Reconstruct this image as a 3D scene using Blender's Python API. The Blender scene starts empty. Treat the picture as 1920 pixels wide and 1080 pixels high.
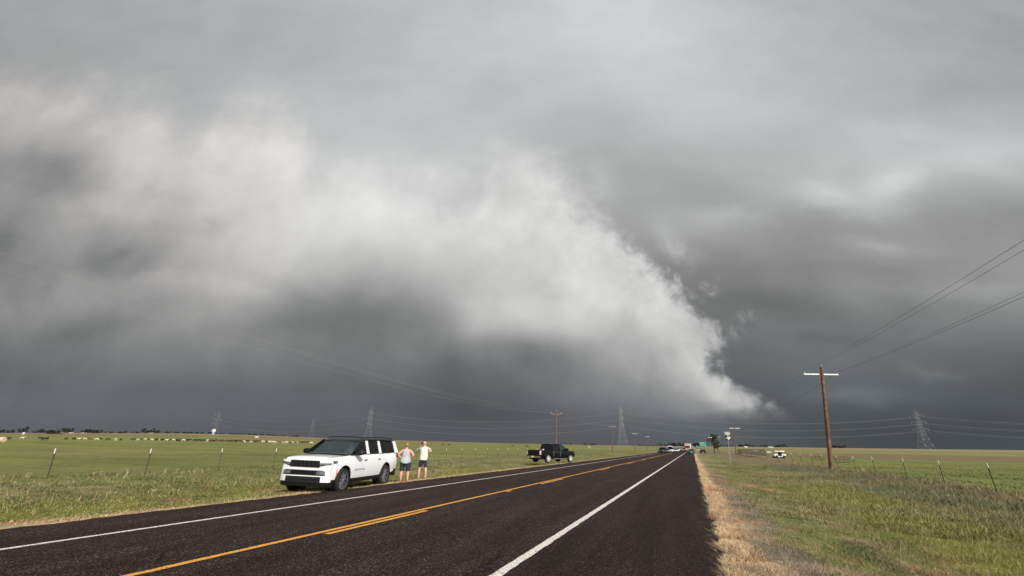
import bpy, bmesh, math, random
import numpy as np
from mathutils import Vector, Matrix
random.seed(7); rng = np.random.default_rng(11)
R = math.radians
C = bpy.context.scene.collection
scn = bpy.context.scene

# ------------------------------------------------------------------ camera
FPX = 800.0; CAMH = 1.65; VX, VY, ROLL = 1298.0, 841.0, 0.0165
_r = math.atan(ROLL)
def _unroll(px, py):
    x = px-960; y = py-540
    return x*math.cos(_r)+y*math.sin(_r), -x*math.sin(_r)+y*math.cos(_r)
_th = math.atan(_unroll(VX, VY)[1]/FPX)
def _ray0(px, py):
    x, y = _unroll(px, py)
    return np.array([x, FPX*math.cos(_th)+y*math.sin(_th), FPX*math.sin(_th)-y*math.cos(_th)])
_d = _ray0(VX, VY); YAW = math.atan2(_d[0], _d[1])
def ray(px, py):
    v = _ray0(px, py); c, s = math.cos(YAW), math.sin(YAW)
    return np.array([v[0]*c-v[1]*s, v[0]*s+v[1]*c, v[2]])
cr = ray(961, 540)-ray(960, 540); cu = ray(960, 539)-ray(960, 540); cf = ray(960, 540)
cr /= np.linalg.norm(cr); cu /= np.linalg.norm(cu); cf /= np.linalg.norm(cf)
cam = bpy.data.objects.new('camera', bpy.data.cameras.new('camera')); C.objects.link(cam)
M = Matrix(((cr[0], cu[0], -cf[0], 0), (cr[1], cu[1], -cf[1], 0), (cr[2], cu[2], -cf[2], CAMH), (0, 0, 0, 1)))
cam.matrix_world = M
cam.data.sensor_width = 36; cam.data.lens = FPX/1920*36
cam.data.clip_start = 0.1; cam.data.clip_end = 40000
scn.camera = cam
def project(p):
    d = np.array(p, float)-np.array([0, 0, CAMH])
    z = d@cf
    return 960+FPX*(d@cr)/z, 540-FPX*(d@cu)/z

# ------------------------------------------------------------------ exposure, sun
scn.view_settings.view_transform = 'Standard'; scn.view_settings.look = 'None'
scn.view_settings.exposure = 0.0; scn.view_settings.gamma = 1.0
SUN_EL, SUN_AZ = R(33), R(128)      # azimuth clockwise from the road direction: behind the camera to the right
sl = bpy.data.lights.new('sun', 'SUN'); sl.energy = 4.2; sl.angle = R(0.8); sl.color = (1.0, 0.93, 0.83)
so = bpy.data.objects.new('sun', sl); C.objects.link(so)
_sv = Vector((math.sin(SUN_AZ)*math.cos(SUN_EL), math.cos(SUN_AZ)*math.cos(SUN_EL), math.sin(SUN_EL)))
so.rotation_euler = _sv.to_track_quat('Z', 'Y').to_euler(); so.location = (20, -20, 40)

# ------------------------------------------------------------------ node helper
class NT:
    def __init__(s, tree): s.t = tree; s.n = tree.nodes; s.l = tree.links
    def new(s, typ, **kw):
        n = s.n.new(typ)
        for k, v in kw.items(): setattr(n, k, v)
        return n
    def put(s, sock, v):
        if isinstance(v, bpy.types.NodeSocket): s.l.new(v, sock)
        elif v is not None: sock.default_value = v
    def m(s, op, a, b=None, c=None, clamp=False):
        n = s.new('ShaderNodeMath', operation=op); n.use_clamp = clamp
        s.put(n.inputs[0], a)
        if b is not None: s.put(n.inputs[1], b)
        if c is not None: s.put(n.inputs[2], c)
        return n.outputs[0]
    def vm(s, op, a, b=None):
        n = s.new('ShaderNodeVectorMath', operation=op); s.put(n.inputs[0], a)
        if b is not None: s.put(n.inputs[3] if op == 'SCALE' else n.inputs[1], b)
        return n.outputs[1] if op in ('DOT_PRODUCT', 'LENGTH') else n.outputs[0]
    def xyz(s, x, y, z):
        n = s.new('ShaderNodeCombineXYZ'); s.put(n.inputs[0], x); s.put(n.inputs[1], y); s.put(n.inputs[2], z); return n.outputs[0]
    def noise(s, vec, scale, detail=4, rough=0.5, dist=0.0, lac=2.0, col=False):
        n = s.new('ShaderNodeTexNoise'); s.put(n.inputs['Vector'], vec)
        n.inputs['Scale'].default_value = scale; n.inputs['Detail'].default_value = detail
        n.inputs['Roughness'].default_value = rough; n.inputs['Distortion'].default_value = dist; n.inputs['Lacunarity'].default_value = lac
        return n.outputs['Color'] if col else n.outputs[0]
    def rng(s, v, a, b, c=0., d=1., smooth=True):
        n = s.new('ShaderNodeMapRange', interpolation_type='SMOOTHSTEP' if smooth else 'LINEAR')
        s.put(n.inputs[0], v); s.put(n.inputs[1], a); s.put(n.inputs[2], b); s.put(n.inputs[3], c); s.put(n.inputs[4], d)
        return n.outputs[0]
    def mix(s, f, a, b):
        n = s.new('ShaderNodeMix', data_type='RGBA'); s.put(n.inputs[0], f); s.put(n.inputs[6], a); s.put(n.inputs[7], b); return n.outputs[2]
    def mixf(s, f, a, b):
        n = s.new('ShaderNodeMix', data_type='FLOAT'); s.put(n.inputs[0], f); s.put(n.inputs[2], a); s.put(n.inputs[3], b); return n.outputs[0]
    def curve(s, v, xs, ys):
        """float curve over knots xs in data units; any ys"""
        lo, hi = float(min(ys)), float(max(ys)); sp = max(hi-lo, 1e-9); x0, x1 = xs[0], xs[-1]
        n = s.new('ShaderNodeFloatCurve'); cm = n.mapping; c = cm.curves[0]
        pts = [((x-x0)/(x1-x0), (y-lo)/sp) for x, y in zip(xs, ys)]
        while len(c.points) < len(pts): c.points.new(0.5, 0.5)
        for p, q in zip(c.points, pts): p.location = q; p.handle_type = 'AUTO'
        cm.update()
        t = s.m('MULTIPLY_ADD', v, 1/(x1-x0), -x0/(x1-x0), clamp=True)
        s.put(n.inputs['Value'], t)
        return s.m('MULTIPLY_ADD', n.outputs[0], sp, lo)

# ------------------------------------------------------------------ sky: storm cloud ahead, clearer sky behind
def lin(c): c = c/255.0; return ((c+0.055)/1.055)**2.4 if c > 0.04045 else c/12.92
PX = [120*i for i in range(17)]
PY = [0, 60, 120, 180, 240, 300, 360, 420, 480, 540, 600, 660, 720, 780, 830]
BG = [
[163,165,168,172,176,180,184,188,195,202,205,195,186,178,172,168,165],
[160,163,167,171,174,178,184,192,198,203,206,198,188,180,174,169,160],
[158,164,168,172,176,180,186,192,194,197,200,197,189,181,175,170,163],
[155,162,170,176,182,187,190,190,188,192,198,197,190,184,176,170,168],
[152,160,170,177,184,190,192,193,188,182,184,190,188,186,188,184,184],
[150,158,168,178,186,192,195,195,186,176,172,174,181,188,190,188,186],
[145,155,165,174,184,188,190,190,180,172,168,164,170,180,180,170,164],
[140,150,160,168,176,180,180,176,170,168,160,162,152,150,152,150,148],
[135,142,150,156,160,162,162,160,156,152,146,141,138,144,151,148,150],
[125,130,136,140,142,144,144,142,138,134,130,124,124,133,140,145,149],
[115,118,122,126,128,128,126,124,122,120,118,114,117,121,124,127,131],
[110,110,112,114,114,114,112,110,110,110,110,109,111,112,112,110,108],
[105,106,106,106,105,100,98,94,98,104,104,102,98,106,100,95,92],
[103,103,102,102,100,97,95,90,94,100,104,104,88,86,84,84,87],
[100,100,98,96,94,92,90,88,89,91,93,96,90,82,80,80,82]]
CL = [
[168,168,172,178,182,188,192,196,200,205,205,205,200,200,200,200,200],
[170,172,175,180,185,190,195,198,205,210,208,205,200,200,200,200,200],
[173,176,182,186,190,194,198,202,206,210,208,205,200,200,200,200,200],
[178,186,195,196,200,202,205,207,208,210,206,202,198,195,195,195,195],
[172,182,198,205,208,210,208,208,208,208,204,200,195,190,190,190,190],
[150,155,190,205,212,217,214,210,211,208,202,195,190,185,180,180,180],
[145,148,185,194,208,215,219,216,212,209,202,194,185,180,175,170,170],
[130,158,160,180,204,211,216,214,213,212,204,192,180,172,165,160,160],
[126,148,136,172,192,192,190,196,206,215,210,194,178,165,155,150,150],
[138,144,156,168,172,157,152,176,196,208,212,200,178,160,150,145,145],
[128,124,126,140,130,118,117,142,186,200,200,196,182,160,150,140,140],
[112,114,118,122,118,112,108,114,126,142,166,180,176,160,145,135,130],
[105,107,108,108,106,102,100,95,104,124,146,166,170,160,140,130,120],
[103,103,102,102,100,97,95,90,94,104,115,128,142,152,130,110,100],
[100,100,98,96,94,92,90,88,89,91,93,96,90,90,85,82,82]]
CAZ = -YAW  # heading of the cloud wall (where the camera happens to look)
CX, CY = -math.sin(YAW), math.cos(YAW)      # horizontal forward of the wall plane
def uv_of(px, py):
    d = ray(px, py); f = d[0]*CX+d[1]*CY; rr = d[0]*CY-d[1]*CX
    return rr/f, d[2]/f
def px_of(u, v):
    d = np.array([CX+u*CY, CY-u*CX, v]); z = d@cf
    if z < 0.05: z = 0.05
    return 960+FPX*(d@cr)/z, 540-FPX*(d@cu)/z
def bicub(G, px, py):
    G = np.array(G, float)
    px = min(max(px, 0), 1919.9); py = min(max(py, 0), 829.9)
    i = int(px//120); fx = (px-120*i)/120
    j = max(k for k in range(len(PY)-1) if PY[k] <= py); fy = (py-PY[j])/(PY[j+1]-PY[j])
    def cr4(p0, p1, p2, p3, t): return p1+.5*t*(p2-p0+t*(2*p0-5*p1+4*p2-p3+t*(3*(p1-p2)+p3-p0)))
    rows = []
    for dj in (-1, 0, 1, 2):
        jj = min(max(j+dj, 0), len(PY)-1)
        a = [G[jj][min(max(i+di, 0), 16)] for di in (-1, 0, 1, 2)]
        rows.append(cr4(*a, fx))
    return cr4(*rows, fy)
UK = np.linspace(-1.9, 1.9, 40); VK = np.linspace(-0.06, 1.55, 32)
def lowrank(nt, G, us, vs, rank):
    A = np.array([[bicub(G, *px_of(u, v))/255.0 for u in UK] for v in VK])
    U, S, V = np.linalg.svd(A)
    app = (U[:, :rank]*S[:rank])@V[:rank]
    print('lowrank err', np.abs(app-A).max())
    acc = None
    for k in range(rank):
        g = math.sqrt(S[k])
        a = nt.curve(vs, list(VK), list(U[:, k]*g)); b = nt.curve(us, list(UK), list(V[k]*g))
        p = nt.m('MULTIPLY', a, b)
        acc = p if acc is None else nt.m('ADD', acc, p)
    return acc

w = bpy.data.worlds.new('World'); scn.world = w; w.use_nodes = True
nt = NT(w.node_tree); nt.n.clear()
tc = nt.new('ShaderNodeTexCoord').outputs['Generated']
dirv = nt.vm('NORMALIZE', tc)
sp = nt.new('ShaderNodeSeparateXYZ'); nt.put(sp.inputs[0], dirv)
dx, dy, dz = sp.outputs
fwd = nt.m('ADD', nt.m('MULTIPLY', dx, CX), nt.m('MULTIPLY', dy, CY))
rgt = nt.m('SUBTRACT', nt.m('MULTIPLY', dx, CY), nt.m('MULTIPLY', dy, CX))
fs = nt.m('MAXIMUM', fwd, 0.18)
u = nt.m('DIVIDE', rgt, fs); v = nt.m('DIVIDE', dz, fs)
uv = nt.xyz(u, v, 0.0)
# billow warp of the lookup
wn = nt.new('ShaderNodeTexNoise'); nt.put(wn.inputs['Vector'], uv); wn.inputs['Scale'].default_value = 5.0
wn.inputs['Detail'].default_value = 4; wn.inputs['Roughness'].default_value = 0.42; wn.inputs['Distortion'].default_value = 0.0
wv = nt.vm('SUBTRACT', wn.outputs['Color'], (0.5, 0.5, 0.5))
# calm close to the horizon, strong in the cloud body
calm = nt.rng(v, 0.0, 0.30, 0.15, 1.0)
leftk = nt.rng(u, -0.35, -1.15, 1.0, 2.0)
amt = nt.m('MULTIPLY', nt.m('MULTIPLY', calm, leftk), 0.075)
wuv = nt.vm('ADD', uv, nt.vm('SCALE', wv, amt))
s2 = nt.new('ShaderNodeSeparateXYZ'); nt.put(s2.inputs[0], wuv); wu, wvv, _ = s2.outputs
Lc = lowrank(nt, CL, wu, wvv, 8)
# deck on the right: lookup stretched along the horizon
wn2 = nt.new('ShaderNodeTexNoise'); nt.put(wn2.inputs['Vector'], nt.vm('MULTIPLY', uv, (1.0, 1.5, 1.0))); wn2.inputs['Scale'].default_value = 2.6
wn2.inputs['Detail'].default_value = 5; wn2.inputs['Roughness'].default_value = 0.5; wn2.inputs['Distortion'].default_value = 0.6
wv2 = nt.vm('MULTIPLY', nt.vm('SUBTRACT', wn2.outputs['Color'], (0.5, 0.5, 0.5)), (0.20, 0.12, 0.0))
s3 = nt.new('ShaderNodeSeparateXYZ'); nt.put(s3.inputs[0], nt.vm('ADD', uv, nt.vm('SCALE', wv2, calm))); bu, bv, _ = s3.outputs
Lb = lowrank(nt, BG, bu, bv, 7)
# separate puffs and smears of the deck: (px, py, half width px, half height px, slope, amount /255)
PUFFS = [(1560, 372, 70, 22, .12, 22), (1675, 345, 58, 28, -.35, 28), (1640, 400, 90, 18, -.1, 12), (1365, 410, 90, 22, 0, 14), (1655, 462, 70, 18, .15, 21), (1600, 545, 60, 20, 0, 6),
         (1830, 545, 160, 16, 0, 10), (1605, 742, 95, 16, .02, 15), (1470, 612, 75, 18, .1, 6), (1748, 698, 55, 11, .1, 9), (1420, 640, 90, 16, .1, 7),
         (1860, 290, 120, 34, -.15, 8), (1130, 60, 90, 50, .2, 3), (1130, 340, 30, 34, .5, 14), (1260, 455, 38, 34, .6, 18), (1560, 640, 150, 12, 0, -5), (1500, 690, 160, 22, .02, 4),
         (1700, 245, 90, 22, .1, 7), (1740, 640, 80, 12, 0, 5), (1640, 500, 120, 15, .05, -6), (1450, 560, 100, 22, .1, -7)]
def gauss(nt, us, vs, px, py, sx, sy, sl, pw=2):
    u0, v0 = uv_of(px, py); u1, _ = uv_of(px+sx, py+sx*sl); _, v1 = uv_of(px, py-sy); _, vS = uv_of(px+sx, py+sx*sl)
    su = abs(u1-u0); sv = abs(v1-v0); sh = (vS-v0)/su
    a = nt.m('SUBTRACT', us, u0); b = nt.m('SUBTRACT', vs, v0)
    b = nt.m('MULTIPLY_ADD', a, -sh, b)
    q = nt.m('ADD', nt.m('POWER', nt.m('ABSOLUTE', nt.m('DIVIDE', a, su)), 2.0), nt.m('POWER', nt.m('ABSOLUTE', nt.m('DIVIDE', b, sv)), 2.0))
    return nt.m('EXPONENT', nt.m('MULTIPLY', q, -1.0))
pw = nt.new('ShaderNodeTexNoise'); nt.put(pw.inputs['Vector'], nt.vm('MULTIPLY', uv, (1.0, 1.7, 1.0))); pw.inputs['Scale'].default_value = 9
pw.inputs['Detail'].default_value = 5; pw.inputs['Roughness'].default_value = .55
puv = nt.vm('ADD', uv, nt.vm('SCALE', nt.vm('SUBTRACT', pw.outputs['Color'], (0.5, 0.5, 0.5)), 0.075))
s5 = nt.new('ShaderNodeSeparateXYZ'); nt.put(s5.inputs[0], puv)
for (a, b, c_, d_, e_, f_) in PUFFS:
    Lb = nt.m('MULTIPLY_ADD', gauss(nt, s5.outputs[0], s5.outputs[1], a, b, c_, d_, e_), f_/255.0, Lb)
CPUFFS = [(95, 298, 120, 34, 0, -6), (30, 325, 60, 14, 0, -4), (228, 475, 44, 18, -.4, -8), (8, 440, 30, 34, 0, -6), (120, 385, 120, 26, .1, 10), (395, 425, 26, 18, .2, -14), (300, 365, 60, 20, .1, -8),
          (720, 380, 140, 40, .15, 2), (500, 265, 60, 50, .2, 6), (850, 688, 30, 40, 0, -6), (960, 735, 70, 20, 0, -5), (720, 650, 270, 75, 0, 11), (200, 650, 250, 60, 0, 5), (760, 390, 260, 110, 0, 5), (890, 590, 46, 34, .7, 14), (1010, 600, 60, 26, .3, 8),  (1330, 700, 40, 40, .7, 10), (1375, 745, 74, 36, .5, 24), (1320, 705, 70, 50, .5, 10), (1240, 690, 70, 34, .3, 7), (880, 625, 26, 44, 0, 10), (1140, 650, 60, 30, .1, 9), (1010, 665, 50, 22, 0, -8),
          (1235, 560, 22, 45, .4, 9), (1175, 600, 30, 40, .3, -8), (1000, 560, 40, 40, 0, -6), (440, 545, 90, 20, .2, 10), (330, 600, 50, 26, 0, 9), (60, 600, 90, 40, 0, 5),  (150, 620, 60, 24, 0, -8), (760, 650, 40, 40, .5, 5)]
for (a, b, c_, d_, e_, f_) in CPUFFS:
    Lc = nt.m('MULTIPLY_ADD', gauss(nt, s5.outputs[0], s5.outputs[1], a, b, c_, d_, e_), f_/255.0, Lc)
# edges of the bright shelf
EDGE_R = [(940, 235), (985, 262), (1060, 275), (1098, 340), (1140, 415), (1185, 455), (1245, 500), (1268, 535), (1330, 592), (1372, 612), (1372, 640), (1342, 668), (1382, 715), (1425, 735), (1440, 765), (1425, 785), (1330, 800)]
ev = sorted([(uv_of(*p)[1], uv_of(*p)[0]) for p in EDGE_R])
ev = [(-0.06, ev[0][1])]+ev+[(ev[-1][0]+.05, ev[-1][1]-.12), (1.55, ev[-1][1]-.6)]
EDGE_T = [(0, 92), (110, 112), (220, 150), (320, 172), (385, 208), (430, 168), (520, 172), (570, 215), (600, 280), (690, 292), (790, 300), (870, 318), (925, 262), (960, 245), (1040, 250), (1100, 210)]
et = [uv_of(*p) for p in EDGE_T]
et = [(-1.9, et[0][1]-.1)]+et+[(1.9, et[-1][1]+.6)]
def dens(pts, n=34):
    xs = np.linspace(pts[0][0], pts[-1][0], n); return list(xs), list(np.interp(xs, [p[0] for p in pts], [p[1] for p in pts]))
# curve knots are non-uniform: feed them directly
ue = nt.curve(v, [p[0] for p in ev], [p[1] for p in ev])
vt = nt.curve(u, [p[0] for p in et], [p[1] for p in et])
tx1 = nt.noise(nt.vm('ADD', uv, (3.0, 0.0, 0.0)), 6.0, 5, 0.55, 0.0)
n1 = nt.noise(uv, 8.5, 6, 0.60, 0.35)
n2 = nt.noise(nt.vm('ADD', uv, (5.3, 2.1, 0.0)), 26.0, 5, 0.58, 0.8)
ne = nt.m('ADD', nt.m('MULTIPLY', nt.m('SUBTRACT', n1, 0.5), 0.17), nt.m('MULTIPLY', nt.m('SUBTRACT', n2, 0.5), 0.085))
sdR = nt.m('ADD', nt.m('SUBTRACT', ue, u), ne)
sdR = nt.m('ADD', sdR, 0.0)
softR = nt.m('MAXIMUM', nt.rng(v, 0.42, 0.75, 0.05, 0.16), nt.rng(v, 0.11, 0.03, 0.0, 0.55))
mR = nt.rng(sdR, nt.m('MULTIPLY', softR, -0.35), softR, 0.0, 1.0)
nT = nt.m('MULTIPLY', nt.m('SUBTRACT', tx1, 0.5), 0.30)
sdT = nt.m('ADD', nt.m('SUBTRACT', vt, v), nT)
mT = nt.rng(sdT, -0.07, 0.20, 0.0, 1.0)
mask = nt.m('MULTIPLY', mR, mT)
# wisps torn off ahead of the edge
wsp = nt.noise(nt.vm('ADD', uv, (1.7, 8.2, 0.0)), 24.0, 5, 0.6, 0.5)
for (a, b, c_, d_, e_, k) in [(1325, 545, 26, 12, -.3, .55), (1385, 615, 30, 22, -.6, .45), (1410, 590, 16, 8, -.5, .3), (1275, 470, 28, 30, .4, .35), (1335, 650, 30, 26, .5, .35)]:
    g_ = nt.m('MULTIPLY', gauss(nt, s5.outputs[0], s5.outputs[1], a, b, c_, d_, e_), nt.rng(wsp, 0.40, 0.70, 0.0, k))
    mask = nt.m('MAXIMUM', mask, g_)
# texture inside the layers
tx2 = nt.noise(nt.vm('ADD', wuv, (9.0, 4.0, 0.0)), 15.0, 4, 0.5, 0.0)
txl = nt.rng(u, -0.3, -1.1, 0.07, 0.15)
txa = nt.m('MULTIPLY', calm, nt.m('ADD', nt.m('MULTIPLY', nt.m('SUBTRACT', tx1, 0.5), txl), nt.m('MULTIPLY', nt.m('SUBTRACT', tx2, 0.5), 0.06)))
Lc = nt.m('ADD', Lc, txa)
# extra relief next to the sunlit edge
rel = nt.m('MULTIPLY', nt.m('SUBTRACT', n2, 0.5), nt.rng(sdR, 0.30, 0.0, 0.0, 0.13))
Lc = nt.m('ADD', Lc, nt.m('MULTIPLY', rel, nt.rng(v, 0.8, 0.4)))
rel2 = nt.m('MULTIPLY', nt.m('SUBTRACT', n1, 0.5), nt.m('MULTIPLY', nt.rng(sdR, 0.75, 0.1, 0.0, 0.19), nt.rng(v, 0.02, 0.16)))
Lc = nt.m('ADD', Lc, rel2)
tb = nt.noise(nt.vm('MULTIPLY', uv, (1.0, 1.5, 1.0)), 5.5, 5, 0.5, 0.2)
Lb = nt.m('ADD', Lb, nt.m('MULTIPLY', nt.m('MULTIPLY', nt.m('SUBTRACT', tb, 0.5), 0.075), calm))
Lb = nt.m('MAXIMUM', Lb, 0.12); Lc = nt.m('MAXIMUM', Lc, 0.12)
def tintcol(L, rgb_sock):
    l = nt.m('POWER', L, 2.22)
    return nt.vm('SCALE', rgb_sock, l)
tb_lo = (0.87, 0.98, 1.09, 1); tb_hi = (0.975, 1.015, 1.025, 1)
tbc = nt.mix(nt.rng(nt.m('ADD', v, nt.m('MULTIPLY', nt.rng(u, 0.2, -0.4), 0.10)), 0.0, 0.42), tb_lo, (0.98, 1.0, 0.985, 1))
tbc = nt.mix(nt.rng(v, 0.5, 1.0), tbc, tb_hi)
tcc = nt.mix(nt.rng(u, -0.3, -1.0), (0.995, 1.0, 0.985, 1), (1.03, 0.99, 0.975, 1))
tcc = nt.mix(nt.rng(Lc, 0.74, 0.48), tcc, (0.985, 1.0, 1.0, 1))
tcc = nt.mix(nt.m('MULTIPLY', nt.rng(v, 0.26, 0.06), nt.rng(Lc, 0.60, 0.44)), tcc, (0.93, 1.0, 1.085, 1))
cb = tintcol(Lb, tbc); cc = tintcol(Lc, tcc)
front = nt.mix(mask, cb, cc)
sky = nt.new('ShaderNodeTexSky', sky_type='NISHITA'); sky.sun_disc = False
sky.sun_elevation = SUN_EL; sky.sun_rotation = SUN_AZ; sky.dust_density = 2.0
back = nt.vm('SCALE', sky.outputs[0], 0.11)
fb = nt.rng(fwd, 0.02, -0.35)
allsky = nt.mix(fb, front, back)
bgn = nt.new('ShaderNodeBackground'); nt.put(bgn.inputs[0], allsky); bgn.inputs[1].default_value = 1.0
wo = nt.new('ShaderNodeOutputWorld'); nt.l.new(bgn.outputs[0], wo.inputs[0])
w.cycles.sampling_method = 'MANUAL'; w.cycles.sample_map_resolution = 512

# ------------------------------------------------------------------ scene-graph helpers
def tag(o, label=None, cat=None, group=None, kind=None):
    if label: o['label'] = label
    if cat: o['category'] = cat
    if group: o['group'] = group
    if kind: o['kind'] = kind
    return o
def thing(name, label, cat, loc=(0, 0, 0), rz=0.0, group=None):
    o = bpy.data.objects.new(name, None); C.objects.link(o); o.empty_display_size = 0.3
    o.location = loc; o.rotation_euler = (0, 0, rz)
    return tag(o, label, cat, group)
def link_mesh(name, me, mat, parent=None):
    if mat is not None and len(me.materials) == 0: me.materials.append(mat)
    o = bpy.data.objects.new(name, me); C.objects.link(o)
    if parent is not None: o.parent = parent
    return o
def copy_tree(o, parent=None):
    c = o.copy(); C.objects.link(c); c.parent = parent
    for ch in o.children: copy_tree(ch, c)
    return c
class MB:
    """mesh builder: collects shapes, links ONE mesh object"""
    def __init__(s): s.v = []; s.f = []; s.mi = []
    def add(s, vs, fs, mi=0):
        b = len(s.v); s.v += [tuple(map(float, p)) for p in vs]; s.f += [tuple(b+i for i in f) for f in fs]; s.mi += [mi]*len(fs); return s
    def box(s, c, d, rz=0.0, mi=0):
        cx, cy, cz = c; hx, hy, hz = d[0]/2, d[1]/2, d[2]/2; ca, sa = math.cos(rz), math.sin(rz); vs = []
        for z in (-hz, hz):
            for x, y in ((-hx, -hy), (hx, -hy), (hx, hy), (-hx, hy)): vs.append((cx+x*ca-y*sa, cy+x*sa+y*ca, cz+z))
        return s.add(vs, [(3, 2, 1, 0), (4, 5, 6, 7), (0, 1, 5, 4), (1, 2, 6, 5), (2, 3, 7, 6), (3, 0, 4, 7)], mi)
    def tube(s, pts, rad, n=6, mi=0, cap=True):
        pts = [Vector(p) for p in pts]; rs = rad if isinstance(rad, (list, tuple)) else [rad]*len(pts)
        vs = []; fs = []; ref = None
        for i, p in enumerate(pts):
            t = (pts[min(i+1, len(pts)-1)]-pts[max(i-1, 0)]).normalized()
            if ref is None: ref = Vector((0, 0, 1)) if abs(t.z) < 0.9 else Vector((1, 0, 0))
            a = t.cross(ref).normalized(); b = a.cross(t).normalized(); ref = b
            for k in range(n):
                q = 2*math.pi*k/n; vs.append(p+(a*math.cos(q)+b*math.sin(q))*rs[i])
        for i in range(len(pts)-1):
            for k in range(n):
                fs.append((i*n+k, i*n+(k+1) % n, (i+1)*n+(k+1) % n, (i+1)*n+k))
        if cap: fs.append(tuple(range(n-1, -1, -1))); fs.append(tuple((len(pts)-1)*n+k for k in range(n)))
        return s.add(vs, fs, mi)
    def lathe(s, prof, axis_o, axis, n=24, mi=0, closed=False):
        """prof: (radius, along axis) pairs"""
        ax = Vector(axis).normalized(); rf = Vector((0, 0, 1)) if abs(ax.z) < .9 else Vector((1, 0, 0))
        a = ax.cross(rf).normalized(); b = ax.cross(a); vs = []; fs = []; m = len(prof); o = Vector(axis_o)
        for k in range(n):
            q = 2*math.pi*k/n
            for r_, h_ in prof: vs.append(o+ax*h_+(a*math.cos(q)+b*math.sin(q))*r_)
        for k in range(n):
            for j in range(m if closed else m-1):
                j2 = (j+1) % m
                fs.append((k*m+j, k*m+j2, ((k+1) % n)*m+j2, ((k+1) % n)*m+j))
        return s.add(vs, fs, mi)
    def plate(s, pts, thick, mi=0):
        """polygon (3D, CCW seen from outside) extruded inwards by thick"""
        P = [Vector(p) for p in pts]; nrm = Vector((0, 0, 0))
        for i in range(len(P)): nrm += P[i].cross(P[(i+1) % len(P)])
        nrm.normalize(); Q = [p-nrm*thick for p in P]; n = len(P)
        return s.add(P+Q, [tuple(range(n)), tuple(range(2*n-1, n-1, -1))]+[(i, n+i, n+(i+1) % n, (i+1) % n) for i in range(n)], mi)
    def loft(s, rings, cap=True, closed=True, mi=0):
        n = len(rings[0]); vs = [p for r_ in rings for p in r_]; fs = []
        for i in range(len(rings)-1):
            for k in range(n if closed else n-1):
                fs.append((i*n+k, i*n+(k+1) % n, (i+1)*n+(k+1) % n, (i+1)*n+k))
        if cap: fs.append(tuple(range(n-1, -1, -1))); fs.append(tuple((len(rings)-1)*n+k for k in range(n)))
        return s.add(vs, fs, mi)
    def mesh(s, name, smooth=None, fix=True):
        me = bpy.data.meshes.new(name); me.from_pydata(s.v, [], s.f); me.update()
        if fix:
            bm = bmesh.new(); bm.from_mesh(me); bmesh.ops.recalc_face_normals(bm, faces=bm.faces[:])
            if smooth is not None:
                for f in bm.faces: f.smooth = True
                for e in bm.edges:
                    if len(e.link_faces) == 2 and e.calc_face_angle(0) > R(smooth): e.smooth = False
            bm.to_mesh(me); bm.free()
        return me
    def build(s, name, mat, parent=None, smooth=None):
        me = s.mesh(name, smooth)
        if isinstance(mat, (list, tuple)):
            for q in mat: me.materials.append(q)
            for p, i in zip(me.polygons, s.mi): p.material_index = i
            mat = None
        return link_mesh(name, me, mat, parent)
def bake(o, name=None):
    """apply modifiers of o to its mesh"""
    dg = bpy.context.evaluated_depsgraph_get(); ev_ = o.evaluated_get(dg)
    me = bpy.data.meshes.new_from_object(ev_, preserve_all_data_layers=True, depsgraph=dg)
    old = o.data; o.modifiers.clear(); o.data = me; me.name = name or o.name
    return o

# ------------------------------------------------------------------ materials
MATS = {}
def mat(name, col, rough=0.6, metal=0.0, var=0.12, vscale=6.0, bump=0.0, spec=None, coat=0.0, trans=0.0, emit=None):
    if name in MATS: return MATS[name]
    m_ = bpy.data.materials.new(name); m_.use_nodes = True; t = NT(m_.node_tree); b = t.n['Principled BSDF']
    c4 = (*col, 1)
    if var > 0:
        tc_ = t.new('ShaderNodeTexCoord').outputs['Object']
        nn = t.noise(tc_, vscale, 5, 0.6)
        f = t.rng(nn, 0.3, 0.7, 1-var, 1+var)
        t.put(b.inputs['Base Color'], t.vm('SCALE', c4[:3], f))
        t.put(b.inputs['Roughness'], t.m('ADD', t.m('MULTIPLY', nn, 0.12), max(rough-0.06, 0.0)))
        if bump > 0:
            bn = t.new('ShaderNodeBump'); bn.inputs['Strength'].default_value = bump; bn.inputs['Distance'].default_value = 0.02
            t.put(bn.inputs['Height'], t.noise(tc_, vscale*4, 6, 0.65)); t.put(b.inputs['Normal'], bn.outputs[0])
    else:
        b.inputs['Base Color'].default_value = c4; b.inputs['Roughness'].default_value = rough
    b.inputs['Metallic'].default_value = metal
    if coat: b.inputs['Coat Weight'].default_value = coat; b.inputs['Coat Roughness'].default_value = 0.04
    if trans: b.inputs['Transmission Weight'].default_value = trans; b.inputs['IOR'].default_value = 1.45
    if spec is not None: b.inputs['Specular IOR Level'].default_value = spec
    MATS[name] = m_; return m_
white_paint = mat('white_car_paint', (.85, .885, .92), .3, var=.02, coat=1.0)
black_paint = mat('black_car_paint', (.003, .0045, .007), .35, var=.1, coat=.25, spec=.3)
black_trim = mat('black_trim', (.008, .008, .009), .55, var=.2, spec=.25)
dark_inner = mat('dark_inner', (.006, .006, .006), .9, var=.0)
tint_glass = mat('tinted_glass', (.006, .007, .008), .16, var=0, spec=.35)
rubber = mat('tyre_rubber', (.014, .013, .013), .85, var=.35, vscale=9)
alloy_dark = mat('dark_alloy', (.05, .05, .055), .35, metal=.7, var=.1)
alloy = mat('machined_alloy', (.30, .31, .33), .4, metal=.6, var=.2)
bright_alloy = mat('bright_alloy', (.80, .81, .82), .35, metal=.25, var=.03)
roof_black = mat('roof_black_paint', (.006, .006, .007), .4, var=.1, spec=.3)
chrome = mat('chrome', (.75, .76, .78), .12, metal=1.0, var=.04)
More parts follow.
